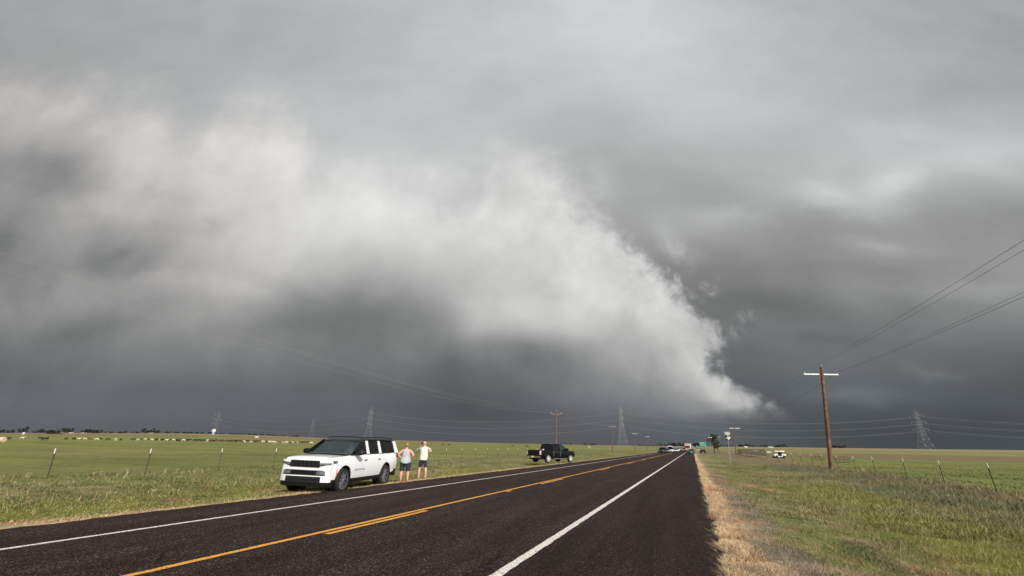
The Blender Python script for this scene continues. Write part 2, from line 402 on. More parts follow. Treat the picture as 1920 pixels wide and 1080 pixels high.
lampglass = mat('lamp_glass', (.16, .165, .17), .12, metal=.35, var=.3)
led_white = mat('lamp_white', (.85, .86, .88), .2, var=.02)
red_lens = mat('red_lens', (.35, .012, .01), .2, var=.08)
amber = mat('amber_lens', (.55, .16, .10), .3, var=.05)
silver = mat('silver_paint', (.38, .39, .41), .3, metal=.5, var=.05, coat=.8)
grey_paint = mat('grey_car_paint', (.10, .11, .12), .3, metal=.3, var=.06, coat=.8)
blue_paint = mat('blue_car_paint', (.04, .10, .20), .28, metal=.3, var=.06, coat=.8)
wood_pole = mat('treated_pole_wood', (.165, .083, .050), .85, var=.45, vscale=2.2, bump=.5)
wood_far = mat('far_pole_wood', (.17, .085, .055), .9, var=.25)
arm_white = mat('fibreglass_arm', (.82, .82, .80), .4, var=.04)
steel = mat('galvanised_steel', (.33, .35, .36), .55, metal=.35, var=.1)
wire_m = mat('conductor_aluminium', (.20, .21, .22), .5, metal=.4, var=.05)
wire_far = mat('far_conductor', (.42, .43, .43), .5, metal=.2, var=.05)
post_green = mat('post_green_paint', (.045, .055, .035), .7, var=.3)
post_white = mat('post_white_tip', (.72, .70, .62), .6, var=.1)
barb = mat('fence_wire_steel', (.16, .145, .125), .7, var=.2)
insul = mat('porcelain', (.45, .45, .46), .3, var=.05)
skin_m = mat('sunburnt_skin', (.66, .33, .26), .6, var=.08, vscale=12)
skin_leg = mat('pale_skin', (.64, .38, .30), .6, var=.08, vscale=12)
rust = mat('rusty_pipe', (.10, .055, .035), .9, var=.35)
board = mat('weathered_boards', (.46, .38, .28), .9, var=.25)
white_dull = mat('white_painted_metal', (.78, .77, .74), .45, var=.06)
roof_grey = mat('roof_grey', (.25, .24, .23), .8, var=.15)
wall_cream = mat('cream_siding', (.6, .55, .47), .8, var=.1)
sign_green = mat('green_sign_sheeting', (.012, .30, .21), .45, var=.06)
sign_teal = mat('teal_sign_sheeting', (.08, .30, .30), .45, var=.06)
sign_white = mat('white_sign_sheeting', (.80, .80, .77), .45, var=.03)
sign_black = mat('black_sign_ink', (.015, .015, .015), .5, var=.05)
red_paint = mat('red_paint', (.45, .06, .05), .5, var=.1)

# windscreen: real glass over the cabin
gl = bpy.data.materials.new('windscreen_glass'); gl.use_nodes = True; t = NT(gl.node_tree); t.n.clear()
fr = t.new('ShaderNodeFresnel'); fr.inputs[0].default_value = 1.5
tr = t.new('ShaderNodeBsdfTransparent'); tr.inputs[0].default_value = (.50, .58, .55, 1)
gs = t.new('ShaderNodeBsdfGlossy'); gs.inputs['Roughness'].default_value = .03; gs.inputs[0].default_value = (.9, .95, 1, 1)
mx = t.new('ShaderNodeMixShader'); t.put(mx.inputs[0], t.m('ADD', t.m('MULTIPLY', fr.outputs[0], .5), .04, clamp=True)); t.l.new(tr.outputs[0], mx.inputs[1]); t.l.new(gs.outputs[0], mx.inputs[2])
oo = t.new('ShaderNodeOutputMaterial'); t.l.new(mx.outputs[0], oo.inputs[0]); windscreen = gl

# ------------------------------------------------------------------ terrain
SKYL = [(-200, 811), (0, 812), (150, 812), (300, 812), (400, 813), (500, 816), (600, 821.5), (700, 824.5), (860, 828.5), (960, 831.5), (1100, 834), (1250, 836.5), (1400, 837.5), (1550, 839.5), (1700, 841.5), (1920, 844), (2100, 846)]
_az = []; _h = []
RC = 1500.0
for px, py in SKYL:
    d = ray(px, py); _az.append(math.atan2(d[0], d[1])); _h.append(CAMH+RC*d[2]/math.hypot(d[0], d[1]))
_fine = np.linspace(_az[0], _az[-1], 200); _hf = np.interp(_fine, _az, _h)
_hf = np.convolve(np.pad(_hf, 8, mode='edge'), np.ones(17)/17, mode='valid')
def Hcrest(az): return np.interp(az, _fine, _hf)
_perm = rng.random((256, 256))
def vnoise(x, y, s, seed=0):
    x = np.asarray(x)/s+seed*17.3+300; y = np.asarray(y)/s+seed*9.7+300
    xi = np.floor(x).astype(int); yi = np.floor(y).astype(int); fx = x-xi; fy = y-yi
    fx = fx*fx*(3-2*fx); fy = fy*fy*(3-2*fy)
    g = lambda a, b: _perm[a % 256, b % 256]
    return (g(xi, yi)*(1-fx)+g(xi+1, yi)*fx)*(1-fy)+(g(xi, yi+1)*(1-fx)+g(xi+1, yi+1)*fx)*fy
def fbm(x, y, s, seed=0, o=4):
    a = 0; w_ = 1; tot = 0
    for i in range(o): a = a+w_*vnoise(x, y, s/2**i, seed+i); tot += w_; w_ *= .55
    return a/tot
def sst(x, a, b):
    t_ = np.clip((np.asarray(x, float)-a)/(b-a), 0, 1); return t_*t_*(3-2*t_)
def zr(x, y):
    r_ = np.hypot(x, y); az = np.arctan2(x, y)
    return Hcrest(az)*(np.minimum(r_, RC)/RC)**2
XL, XR = -12.42, 0.26       # asphalt edges
def gz(x, y):
    x = np.asarray(x, float); y = np.asarray(y, float); r_ = np.hypot(x, y)
    dl = np.maximum(XL-x, 0); dr = np.maximum(x-XR, 0); inr = (dl+dr) <= 0
    z = zr(x, y)
    z = z-0.26*sst(dl, 0.3, 4.0)*(1-.5*sst(dl, 9, 15))-0.20*sst(dr, 0.5, 4.0)*(1-.6*sst(dr, 7, 12))
    off = dl+dr
    z = z+(fbm(x, y, 3.0, 3)-.5)*.16*sst(off, .4, 3)*(1-sst(r_, 80, 300))+(fbm(x, y, .5, 5, 2)-.5)*.04*sst(off, .05, .6)*(1-sst(r_, 20, 50))
    return np.where(inr, z-0.07, z-0.02)
def gzf(x, y): return float(gz(x, y))
def P(px, py, rmax=1450.0):
    """ground point seen at a pixel of the photograph"""
    d = ray(px, py); h = math.hypot(d[0], d[1]); d = d/h
    r0 = 3.0; r1 = 3.0
    while r1 < rmax:
        r1 = r0*1.01
        if CAMH+d[2]*r1 < gzf(d[0]*r1, d[1]*r1): break
        r0 = r1
    for _ in range(20):
        rm = (r0+r1)/2
        if CAMH+d[2]*rm < gzf(d[0]*rm, d[1]*rm): r1 = rm
        else: r0 = rm
    r_ = min(r1, rmax); return Vector((d[0]*r_, d[1]*r_, gzf(d[0]*r_, d[1]*r_)))
def at_r(px, r_, py=830):
    d = ray(px, py); h = math.hypot(d[0], d[1]); x, y = d[0]/h*r_, d[1]/h*r_
    return Vector((x, y, gzf(x, y)))
def top_at(base, px, py):
    """point above/near base on the vertical plane through base facing the camera"""
    n = Vector((base[0], base[1], 0)).normalized(); d = Vector(ray(px, py)); o = Vector((0, 0, CAMH))
    k = (Vector((base[0], base[1], 0))-o).dot(n)/d.dot(n); return o+d*k

# inherent ground colours (linear albedo)
cT = np.array([.46, .335, .205]); cG = np.array([.146, .163, .056]); cO = np.array([.207, .196, .086]); cB = np.array([.175, .120, .070])
cY = np.array([.185, .195, .045]); cD = np.array([.105, .125, .070]); cF = np.array([.176, .188, .056]); cS = np.array([.30, .225, .15]); cW = np.array([.07, .105, .03]); cR = np.array([.36, .19, .11])
def gcol(x, y, blade=False):
    x = np.asarray(x, float); y = np.asarray(y, float); n = x.shape
    def mixc(a, b, t_): return a*(1-t_[..., None])+b*t_[..., None]
    r_ = np.hypot(x, y)
    f1 = fbm(x, y, 4.0, 1); f2 = fbm(x, y, 1.1, 7); f3 = fbm(x, y, 14., 12); f4 = fbm(x, y*.35, 90., 20)
    # right verge
    dx = x-XR
    c = np.broadcast_to(cO, n+(3,)).copy()
    c = mixc(c, cG, sst(f1+.25*(f2-.5), .42, .60))
    c = mixc(c, cT, sst(1.15-dx/ (.70+.75*f1)+ (f2-.5)*1.6, .0, 1.0))
    c = mixc(c, np.array([.19, .16, .135]), sst(fbm(x, y*.6, .9, 161, 3), .40, .52)*sst(1.7-dx, 0, .5)*sst(dx, .35, .6)*.7)
    c = mixc(c, cT*1.18, sst(.75-dx+(f2-.5)*.7, 0, .35)*.95)
    c = mixc(c, cS, sst(f2, .58, .74)*sst(5.5-dx, 0, 3)*.8)
    c = mixc(c, cR, sst(fbm(x, y, 1.6, 31), .64, .74)*sst(6.5-dx, 0, 2)*.7)
    c = mixc(c, cW, sst(fbm(x, y, 1.0, 41), .64, .72)*sst(dx, .9, 2.)*.75)
    c = c*(1-.38*sst(fbm(x, y, .8, 171, 3), .52, .68)*sst(dx, 1.2, 3))[..., None]
    yb = np.exp(-((dx-5.6-1.2*(f3-.5)*2)/1.6)**2)*sst(y, 7, 11)*sst(40-y, 0, 15)
    c = mixc(c, cY, np.clip(yb*1.2*sst(f1, .25, .5), 0, .85))
    c = mixc(c, cD, sst(dx, 6.8, 8.6)*.8*sst(f1, .3, .55))
    c = mixc(c, cB, sst(np.abs(dx-12.2), 2.0, .6)*sst(f2, .35, .6)*.7)
    # right field behind the fence
    fr_ = np.broadcast_to(cF, n+(3,)).copy(); fr_ = mixc(fr_, cG, sst(f3, .4, .6)*.6)
    fr_ = mixc(fr_, cW*1.2, sst(fbm(x*.4+y*.2, y*1.2, 6, 50), .60, .70)*.45)
    rb = r_+30*(f3-.5)
    fr_ = mixc(fr_, np.array([.175, .140, .072]), sst(rb, 118, 150)); fr_ = mixc(fr_, cO*1.05, sst(rb, 300, 380)); fr_ = mixc(fr_, cF*.9, sst(rb, 600, 650)*sst(760-rb, 0, 60)); fr_ = mixc(fr_, cT*.62, sst(rb, 820, 1000)*.6)
    c = mixc(c, fr_, sst(x, 13.0, 14.2))
    rp = sst(y, 60, 75)*sst(x, 4, 8)*sst(20-x, -3, 3)
    c = mixc(c, cB*1.25, rp*sst(f2, .3, .6)*.7)
    # left side
    dl = XL-x
    l = np.broadcast_to(cG*1.02, n+(3,)).copy()
    l = mixc(l, cO, sst(f1, .40, .58)); l = mixc(l, cY*.9, sst(fbm(x, y, 6, 61), .48, .62)*sst(9-dl, 0, 4)*.75)
    l = mixc(l, cR*.95, sst(fbm(x, y*1.5, 2.6, 71), .66, .74)*sst(11-dl, 0, 3)*.8)
    l = mixc(l, cT*.95, sst(.75-dl+(f2-.5)*.9, -.2, .5)*.9)
    l = mixc(l, cW*1.3, sst(fbm(x, y, 1.8, 81), .58, .68)*sst(dl, 5.5, 8)*sst(18-dl, 0, 3)*.7)
    l = mixc(l, cD*1.15, sst(dl, 10, 14)*.6*sst(f1, .35, .6))
    l = l*(1-.30*sst(fbm(x, y, 1.2, 181, 3), .52, .68)*sst(dl, .8, 2))[..., None]
    lf = np.broadcast_to(cF*1.03, n+(3,)).copy(); lf = mixc(lf, cG*.95, sst(f3, .42, .6)*.55)
    lf = mixc(lf, cW*1.25, sst(fbm(x*.8, y*.8, 9, 90), .62, .72)*.35*sst(150-r_, 0, 60))
    lf = lf*(1-.16*sst(fbm(x*.16+y*.05, y*.9, 5, 191, 4), .48, .66)*sst(320-r_, 0, 120))[..., None]; lf = mixc(lf, cO*1.05, sst(fbm(x*.3, y, 16, 195, 3), .55, .7)*.5)
    lf = mixc(lf, cB*1.0, sst(r_+60*(f3-.5), 1000, 1080)*.7); lf = mixc(lf, cT*.62, sst(r_+50*(f3-.5), 1200, 1260)*.65)
    l = mixc(l, lf, sst(dl, 16, 20))
    c = np.where((x < XL+3)[..., None], l, c)
    far = sst(r_, 200, 260)*(np.abs(np.arctan2(x, y)) < .25)
    c = mixc(c, cO*.95, far*.6*sst(f3, .35, .6))
    return c*(.93+.14*f2[..., None])
# ground sheet (polar, fine in front)
azs = np.concatenate([np.radians(np.arange(-96, 52, .3)), np.radians(np.arange(52, 264, 4.0))])
rs = [0.35]
while rs[-1] < 14000: rs.append(rs[-1]*(1.026 if rs[-1] < 1700 else 1.12))
rs = np.array(rs); na, nr = len(azs), len(rs)
A_, R_ = np.meshgrid(azs, rs, indexing='xy'); X_ = R_*np.sin(A_); Y_ = R_*np.cos(A_); Z_ = gz(X_, Y_)
co = np.stack([X_, Y_, Z_], -1).reshape(-1, 3)
co = np.vstack([co, [[0, 0, -.07]]])
i0, j0 = np.meshgrid(np.arange(nr-1), np.arange(na), indexing='ij'); j1 = (j0+1) % na
quads = np.stack([i0*na+j0, i0*na+j1, (i0+1)*na+j1, (i0+1)*na+j0], -1).reshape(-1, 4)[:, ::-1]
def fast_mesh(name, co, faces, cols=None, smooth=True):
    k = faces.shape[1]; me = bpy.data.meshes.new(name)
    me.vertices.add(len(co)); me.vertices.foreach_set('co', np.ascontiguousarray(co, np.float32).ravel())
    me.loops.add(faces.size); me.loops.foreach_set('vertex_index', np.ascontiguousarray(faces, np.int32).ravel())
    me.polygons.add(len(faces)); me.polygons.foreach_set('loop_start', np.arange(0, faces.size, k, dtype=np.int32))
    if smooth: me.polygons.foreach_set('use_smooth', np.ones(len(faces), bool))
    me.update(calc_edges=True)
    if cols is not None:
        a = me.color_attributes.new('tint', 'FLOAT_COLOR', 'POINT')
        a.data.foreach_set('color', np.ascontiguousarray(np.hstack([cols, np.ones((len(cols), 1))]), np.float32).ravel())
    return me
gm = bpy.data.materials.new('grassland'); gm.use_nodes = True; t = NT(gm.node_tree); b = t.n['Principled BSDF']
at = t.new('ShaderNodeAttribute'); at.attribute_name = 'tint'
geo = t.new('ShaderNodeNewGeometry').outputs['Position']
nA = t.noise(geo, 9.0, 6, .7); nB = t.noise(geo, 1.3, 5, .6); nC = t.noise(t.vm('MULTIPLY', geo, (1, 1, 0)), .12, 5, .6)
f = t.m('MULTIPLY', t.rng(nA, .3, .7, .62, 1.38), t.m('MULTIPLY', t.rng(nB, .3, .7, .82, 1.18), t.rng(nC, .3, .7, .88, 1.12)))
t.put(b.inputs['Base Color'], t.vm('SCALE', at.outputs['Color'], f)); b.inputs['Roughness'].default_value = .95; b.inputs['Specular IOR Level'].default_value = .1
bp = t.new('ShaderNodeBump'); bp.inputs['Strength'].default_value = .6; bp.inputs['Distance'].default_value = .08; t.put(bp.inputs['Height'], t.m('ADD', nA, nB)); t.put(b.inputs['Normal'], bp.outputs[0])
tag(link_mesh('ground', fast_mesh('ground', co, quads, gcol(co[:, 0], co[:, 1])), gm), kind='structure')

# ------------------------------------------------------------------ road
ys = [-40.0]
while ys[-1] < 1450: ys.append(ys[-1]+(1.0 if ys[-1] < 60 else ys[-1]*.02))
def strip(x0, x1, y0, y1, dz, step=None, jag=0.0, seed=0, skirt=0.0):
    yy = [y for y in ys if y0 < y < y1]
    if step: yy = list(np.arange(y0, min(y1, 60), step))+[y for y in ys if max(60, y0) <= y < y1]
    yy = sorted(set([y0]+yy+[y1])); vs = []; fs = []
    for k, y in enumerate(yy):
        ja = (float(fbm(k*.31, seed, .8, seed, 3))-.5)*jag; jb = (float(fbm(k*.31, seed+40, .8, seed+9, 3))-.5)*jag
        a, b_ = x0+ja, x1+jb
        row = [(a, y), (a+(b_-a)*.5, y), (b_, y)] if not skirt else [(a, y)]+[(a+(b_-a)*q/8, y) for q in range(0, 9)]+[(b_, y)]
        for q, (x, y_) in enumerate(row):
            z = float(zr(x, y_))+dz
            if skirt and q in (0, len(row)-1): z -= skirt; x += -0.03 if q == 0 else .03
            vs.append((x, y_, z))
    n = len(row)
    for k in range(len(yy)-1):
        for q in range(n-1): fs.append((k*n+q, k*n+q+1, (k+1)*n+q+1, (k+1)*n+q))
    return vs, fs
rm = bpy.data.materials.new('chip_seal_asphalt'); rm.use_nodes = True; t = NT(rm.node_tree); b = t.n['Principled BSDF']
geo = t.new('ShaderNodeNewGeometry').outputs['Position']; sx = t.new('ShaderNodeSeparateXYZ'); t.put(sx.inputs[0], geo)
vo = t.new('ShaderNodeTexVoronoi'); t.put(vo.inputs['Vector'], geo); vo.inputs['Scale'].default_value = 70
st = t.new('ShaderNodeSeparateColor'); t.put(st.inputs[0], vo.outputs['Color'])
vo2 = t.new('ShaderNodeTexVoronoi'); t.put(vo2.inputs['Vector'], geo); vo2.inputs['Scale'].default_value = 24
st2 = t.new('ShaderNodeSeparateColor'); t.put(st2.inputs[0], vo2.outputs['Color'])
nl = t.noise(t.vm('MULTIPLY', geo, (1.0, .12, 1)), 1.1, 5, .6); nf = t.noise(geo, 14, 5, .7)
base = t.mix(t.rng(st.outputs[0], .45, 1.0), (.0095, .0055, .0045, 1), (.062, .037, .030, 1))
base = t.mix(t.rng(st.outputs[1], .93, .97), base, (.19, .15, .12, 1))
base = t.mix(t.m('MULTIPLY', t.rng(st2.outputs[1], .96, .985), t.rng(vo2.outputs['Distance'], .35, .15)), base, (.26, .20, .16, 1))
base = t.mix(t.m('MULTIPLY', t.rng(nf, .45, .75), .35), base, (.066, .036, .026, 1))
# darker bitumen bleed along the wheel tracks, as worn into the surface
tr_ = None
for xc in (-9.6, -7.95, -5.6, -3.6):
    g_ = t.m('EXPONENT', t.m('MULTIPLY', t.m('POWER', t.m('DIVIDE', t.m('SUBTRACT', sx.outputs[0], xc), .33), 2.0), -1.0)); tr_ = g_ if tr_ is None else t.m('ADD', tr_, g_)
base = t.mix(t.m('MULTIPLY', t.m('MULTIPLY', tr_, t.rng(nl, .35, .65)), .45), base, (.014, .012, .012, 1))
shl = t.rng(sx.outputs[0], -2.6, -2.3); base = t.mix(t.m('MULTIPLY', shl, .42), base, (.0145, .0100, .0092, 1))
base = t.vm('SCALE', base, t.rng(nl, .3, .7, .74, 1.26))
base = t.vm('SCALE', base, t.rng(t.noise(t.vm('MULTIPLY', geo, (2.5, .35, 1)), .9, 4, .6), .35, .65, .85, 1.15))
vc = t.new('ShaderNodeTexVoronoi'); vc.feature = 'DISTANCE_TO_EDGE'; vc.inputs['Scale'].default_value = .28
t.put(vc.inputs['Vector'], t.vm('ADD', geo, t.vm('SCALE', t.noise(geo, 1.4, 5, .6, col=True), .9)))
ck_ = t.m('MULTIPLY', t.rng(vc.outputs['Distance'], .010, .003), t.rng(t.noise(geo, .35, 3), .50, .56))
base = t.mix(t.m('MULTIPLY', ck_, .8), base, (.006, .005, .005, 1))
t.put(b.inputs['Base Color'], base); t.put(b.inputs['Roughness'], t.rng(nf, .3, .7, .72, .92)); b.inputs['Specular IOR Level'].default_value = .12
bp = t.new('ShaderNodeBump'); bp.inputs['Strength'].default_value = .9; bp.inputs['Distance'].default_value = .012; t.put(bp.inputs['Height'], t.m('ADD', t.m('MULTIPLY', vo.outputs['Distance'], -1.0), nf)); t.put(b.inputs['Normal'], bp.outputs[0])
vs, fs = strip(XL, XR, -40, 1450, 0, step=.10, jag=.26, seed=3, skirt=.14)
road = tag(MB().add(vs, fs).build('road', rm), kind='structure')
def paint(name, c0, worn):
    m_ = bpy.data.materials.new(name); m_.use_nodes = True; t = NT(m_.node_tree); b = t.n['Principled BSDF']
    g = t.new('ShaderNodeNewGeometry').outputs['Position']; v_ = t.new('ShaderNodeTexVoronoi'); t.put(v_.inputs['Vector'], g); v_.inputs['Scale'].default_value = 75
    s_ = t.new('ShaderNodeSeparateColor'); t.put(s_.inputs[0], v_.outputs['Color']); nn = t.noise(g, 5, 6, .7)
    k = t.rng(t.m('ADD', s_.outputs[0], t.m('MULTIPLY', nn, .8)), 1.25-worn, 1.42-worn)
    t.put(b.inputs['Base Color'], t.mix(k, t.vm('SCALE', c0, t.rng(nn, .3, .7, .86, 1.08)), (.06, .05, .045, 1))); b.inputs['Roughness'].default_value = .7; return m_
pw_ = paint('white_road_paint', (.78, .73, .67), .10); py_ = paint('yellow_road_paint', (.78, .36, .045), .08)
for x0, x1 in ((-10.28, -10.16), (-2.73, -2.58)):
    vs, fs = strip(x0, x1, -40, 900, .006, step=.06, jag=.035, seed=int(-x0*3)); o = MB().add(vs, fs).build('edge_line', pw_, road)
vs, fs = strip(-6.99, -6.86, -40, 900, .006, step=.06, jag=.03, seed=5); MB().add(vs, fs).build('centre_line', py_, road)
for y0, L_ in ((-6, 3.4), (7.35, 3.55), (20.7, 3.8), (35.3, 4.2), (51, 5.), (67, 5), (83, 5), (99, 5), (115, 5), (131, 5), (147, 5), (163, 5), (179, 5)):
    vs, fs = strip(-6.77, -6.64, y0, y0+L_, .006, step=.06, jag=.03, seed=int(y0)+20); MB().add(vs, fs).build('dashed_line', py_, road)
for y0 in (16.5,):
    vs, fs = strip(-6.80, -6.68, y0, y0+.5, .006, step=.05, jag=.06, seed=9); MB().add(vs, fs).build('dashed_line', py_, road)

# ------------------------------------------------------------------ grass, stones
gb = bpy.data.materials.new('grass_blades'); gb.use_nodes = True; t = NT(gb.node_tree); b = t.n['Principled BSDF']
at = t.new('ShaderNodeAttribute'); at.attribute_name = 'tint'
geo = t.new('ShaderNodeNewGeometry').outputs['Position']; nn = t.noise(geo, 2.0, 4, .6)
t.put(b.inputs['Base Color'], t.vm('SCALE', at.outputs['Color'], t.rng(nn, .3, .7, .85, 1.15))); b.inputs['Roughness'].default_value = .8; b.inputs['Specular IOR Level'].default_value = .2
b.inputs['Subsurface Weight'].default_value = 0.0
def blades(xs, ys_, h, wd, lean=.45, cvar=.28, dry=None, bright=1.0):
    n = len(xs); z0 = gz(xs, ys_)-.01; th_ = rng.random(n)*2*np.pi; h = h*(.55+.9*rng.random(n)); wd = wd*(.6+.8*rng.random(n))
    px_, py__ = np.cos(th_), np.sin(th_)
    ln = rng.normal(0, lean, (n, 2))*h[:, None]; ln[:, 0] += .18*h; tip = np.stack([xs+ln[:, 0], ys_+ln[:, 1], z0+h*.92], 1)
    mid = np.stack([xs+ln[:, 0]*.38, ys_+ln[:, 1]*.38, z0+h*.55], 1)
    b0 = np.stack([xs-px_*wd*.5, ys_-py__*wd*.5, z0], 1); b1 = np.stack([xs+px_*wd*.5, ys_+py__*wd*.5, z0], 1)
    m0 = mid-np.stack([px_*wd*.42, py__*wd*.42, 0*wd], 1); m1 = mid+np.stack([px_*wd*.42, py__*wd*.42, 0*wd], 1)
    v_ = np.stack([b0, b1, m1, m0, tip], 1).reshape(-1, 3); i = np.arange(n)*5
    tri = np.stack([np.stack([i, i+1, i+2], 1), np.stack([i, i+2, i+3], 1), np.stack([i+3, i+2, i+4], 1)], 1).reshape(-1, 3)
    c = gcol(xs, ys_)*bright
    if dry is not None: k = (rng.random(n) < dry); c[k] = c[k]*.45+cT*.62*bright
    c = c*(1+rng.normal(0, cvar, (n, 1))).clip(.4, 1.9); c = np.repeat(c, 5, 0)
    return v_, tri, c.clip(0, .8)
sets = []
def scatter(n, xa, xb, ra, rb, amin, amax, thin=None):
    """log-radial scatter inside an azimuth fan, clipped to xa..xb"""
    r_ = np.exp(rng.uniform(math.log(ra), math.log(rb), n)); a = np.radians(rng.uniform(amin, amax, n)); x = r_*np.sin(a); y = r_*np.cos(a)
    k = (x > xa) & (x < xb)
    x, y = x[k], y[k]
    if thin is not None: k = rng.random(len(x)) < thin(x, y); x, y = x[k], y[k]
    return x, y
def clump(x, y): return .25+.75*sst(fbm(x, y, .55, 101, 3), .38, .62)
# right verge, near to far
x, y = scatter(330000, .30, 13.5, 5.2, 16, -2, 62, lambda x, y: clump(x, y)*(.35+.65*sst(x-XR, .3, 1.6)))
sets.append(blades(x, y, .06+.07*sst(x, 2.5, 6)+.04*sst(x, 8, 10), .005, dry=.35, lean=.6))
x, y = scatter(250000, .35, 14.2, 15, 70, 0, 48, lambda x, y: clump(x, y))
sets.append(blades(x, y, .075+.07*sst(x, 3, 7)+.05*sst(x, 8, 11), .012, dry=.25, cvar=.22, lean=.6))
# tufts leaning over the asphalt edge
x, y = scatter(300000, .20, .95, 5, 60, -3, 12, lambda x, y: sst(fbm(x*.6, y, .7, 111, 3), .36, .50)*sst(x, 1.0, .55))
sets.append(blades(x, y, .11, .008, lean=.8, bright=1.12))
x, y = scatter(60000, 14, 45, 16, 90, 8, 46, lambda x, y: sst(fbm(x, y, 5, 121, 3), .3, .7))
sets.append(blades(x, y, .08, .05, cvar=.15))
# weeds along the right fence
x, y = scatter(60000, 12.2, 14.4, 20, 90, 6, 46, lambda x, y: sst(fbm(x, y, 1.5, 131, 3), .45, .6))
sets.append(blades(x, y, .30, .02, dry=.6, cvar=.3))
# tall seed stems standing out of the verge
x, y = scatter(26000, 3.2, 13.4, 7, 70, 4, 60, lambda x, y: sst(fbm(x, y, 1.7, 201, 3), .50, .64)*.6)
sets.append(blades(x, y, .30, .006, dry=.8, cvar=.2, lean=.28, bright=1.1))
x, y = scatter(14000, -26, XL-.6, 17, 90, -80, -8, lambda x, y: sst(fbm(x, y, 2.2, 211, 3), .55, .66)*.6)
sets.append(blades(x, y, .32, .012, dry=.7, cvar=.2, lean=.25, bright=1.05))
# left verge
x, y = scatter(420000, -30, XL-.05, 14, 120, -84, -6, lambda x, y: clump(x, y))
sets.append(blades(x, y, .05+.04*sst(XL-x, 2, 7), .018, dry=.2, cvar=.2, lean=.6))
x, y = scatter(90000, -24, -17, 19, 90, -72, -12, lambda x, y: sst(fbm(x, y, 1.6, 141, 3), .52, .64))
sets.append(blades(x, y, .13, .025, dry=.12, cvar=.25, bright=.85, lean=.6))
x, y = scatter(30000, -30, -20, 25, 60, -72, -20, lambda x, y: sst(fbm(x, y, 2.2, 151, 3), .66, .7))
sets.append(blades(x, y, .3, .02, dry=.8, cvar=.2, bright=.85))
vv = np.vstack([s_[0] for s_ in sets]); off = np.cumsum([0]+[len(s_[0]) for s_ in sets[:-1]]); ff = np.vstack([s_[1]+o for s_, o in zip(sets, off)]); cc_ = np.vstack([s_[2] for s_ in sets])
print('blades', len(vv)//5)
tag(link_mesh('grass', fast_mesh('grass', vv, ff, cc_, smooth=False), gb), 'green and tan roadside grass growing on both verges', 'grass', kind='stuff')
# gravel at the asphalt edge
x, y = scatter(26000, .27, 2.1, 4.8, 30, -2, 25, lambda x, y: sst(1.2-(x-XR), 0, .9)*(.3+.7*sst(fbm(x, y, .9, 161, 3), .4, .6)))
n = len(x); s_ = .007+.012*rng.random(n)**2; z0 = gz(x, y)
oct_ = np.array([[1, 0, 0], [0, 1, 0], [-1, 0, 0], [0, -1, 0], [0, 0, .7], [0, 0, -.7]]); of = np.array([[0, 1, 4], [1, 2, 4], [2, 3, 4], [3, 0, 4], [1, 0, 5], [2, 1, 5], [3, 2, 5], [0, 3, 5]])
jit = oct_[None]*(.7+.6*rng.random((n, 6, 1))); an = rng.random(n)*6.28; ca, sa = np.cos(an)[:, None], np.sin(an)[:, None]
jx = jit[..., 0]*ca-jit[..., 1]*sa; jy = jit[..., 0]*sa+jit[..., 1]*ca
vs_ = np.stack([x[:, None]+jx*s_[:, None], y[:, None]+jy*s_[:, None], z0[:, None]+.004+jit[..., 2]*s_[:, None]], -1).reshape(-1, 3)
fs_ = (of[None]+(np.arange(n)*6)[:, None, None]).reshape(-1, 3)
cs_ = np.repeat(np.array([.20, .17, .15])*(.5+1.3*rng.random((n, 1))), 6, 0)
stm = mat('x', (0, 0, 0), .9); stn = bpy.data.materials.new('gravel_stone'); stn.use_nodes = True; t = NT(stn.node_tree); b = t.n['Principled BSDF']; at = t.new('ShaderNodeAttribute'); at.attribute_name = 'tint'
t.put(b.inputs['Base Color'], t.vm('SCALE', at.outputs['Color'], t.rng(t.noise(t.new('ShaderNodeNewGeometry').outputs['Position'], 60, 3), .3, .7, .8, 1.2))); b.inputs['Roughness'].default_value = .9
tag(link_mesh('gravel', fast_mesh('gravel', vs_, fs_, cs_, smooth=False), stn), 'loose grey gravel scattered beside the right asphalt edge', 'gravel', kind='stuff')

# ================================================================== vehicles
def lerp(a, b, t_): return a+(b-a)*t_
def interp_st(st, x):
    if x >= st[0][0]: return st[0][1:]
    for a, b in zip(st, st[1:]):
        if b[0] <= x <= a[0]:
            k = (a[0]-x)/(a[0]-b[0]); return tuple(lerp(p, q, k) for p, q in zip(a[1:], b[1:]))
    return st[-1][1:]
def section(x, w, zb, zt, crown=.03, y0=1):
    """right-to-left ring of a car body section at x (closed ring)"""
    h = zt-zb
    half = [(0, zb), (w*.86, zb), (w*.955, zb+h*.08), (w*.99, zb+h*.30), (w, zb+h*.52), (w*.985, zb+h*.74), (w*.955, zb+h*.91), (w*.90, zt), (w*.55, zt+crown), (0, zt+crown*1.4)]
    return [(x, y, z) for y, z in half]+[(x, -y, z) for y, z in reversed(half[1:-1])]
def side_pt(st, x, t_, off=.004):
    """point on the body side: t from 0 (sill) to 1 (belt)"""
    w, zb, zt = interp_st(st, x); h = zt-zb
    prof = [(.955, .08), (.99, .30), (1, .52), (.985, .74), (.955, .91), (.93, .955)]
    z = lerp(.10, .95, t_)
    ww = np.interp(z, [p[1] for p in prof], [p[0] for p in prof])
    return (x, w*ww+off, zb+h*z)
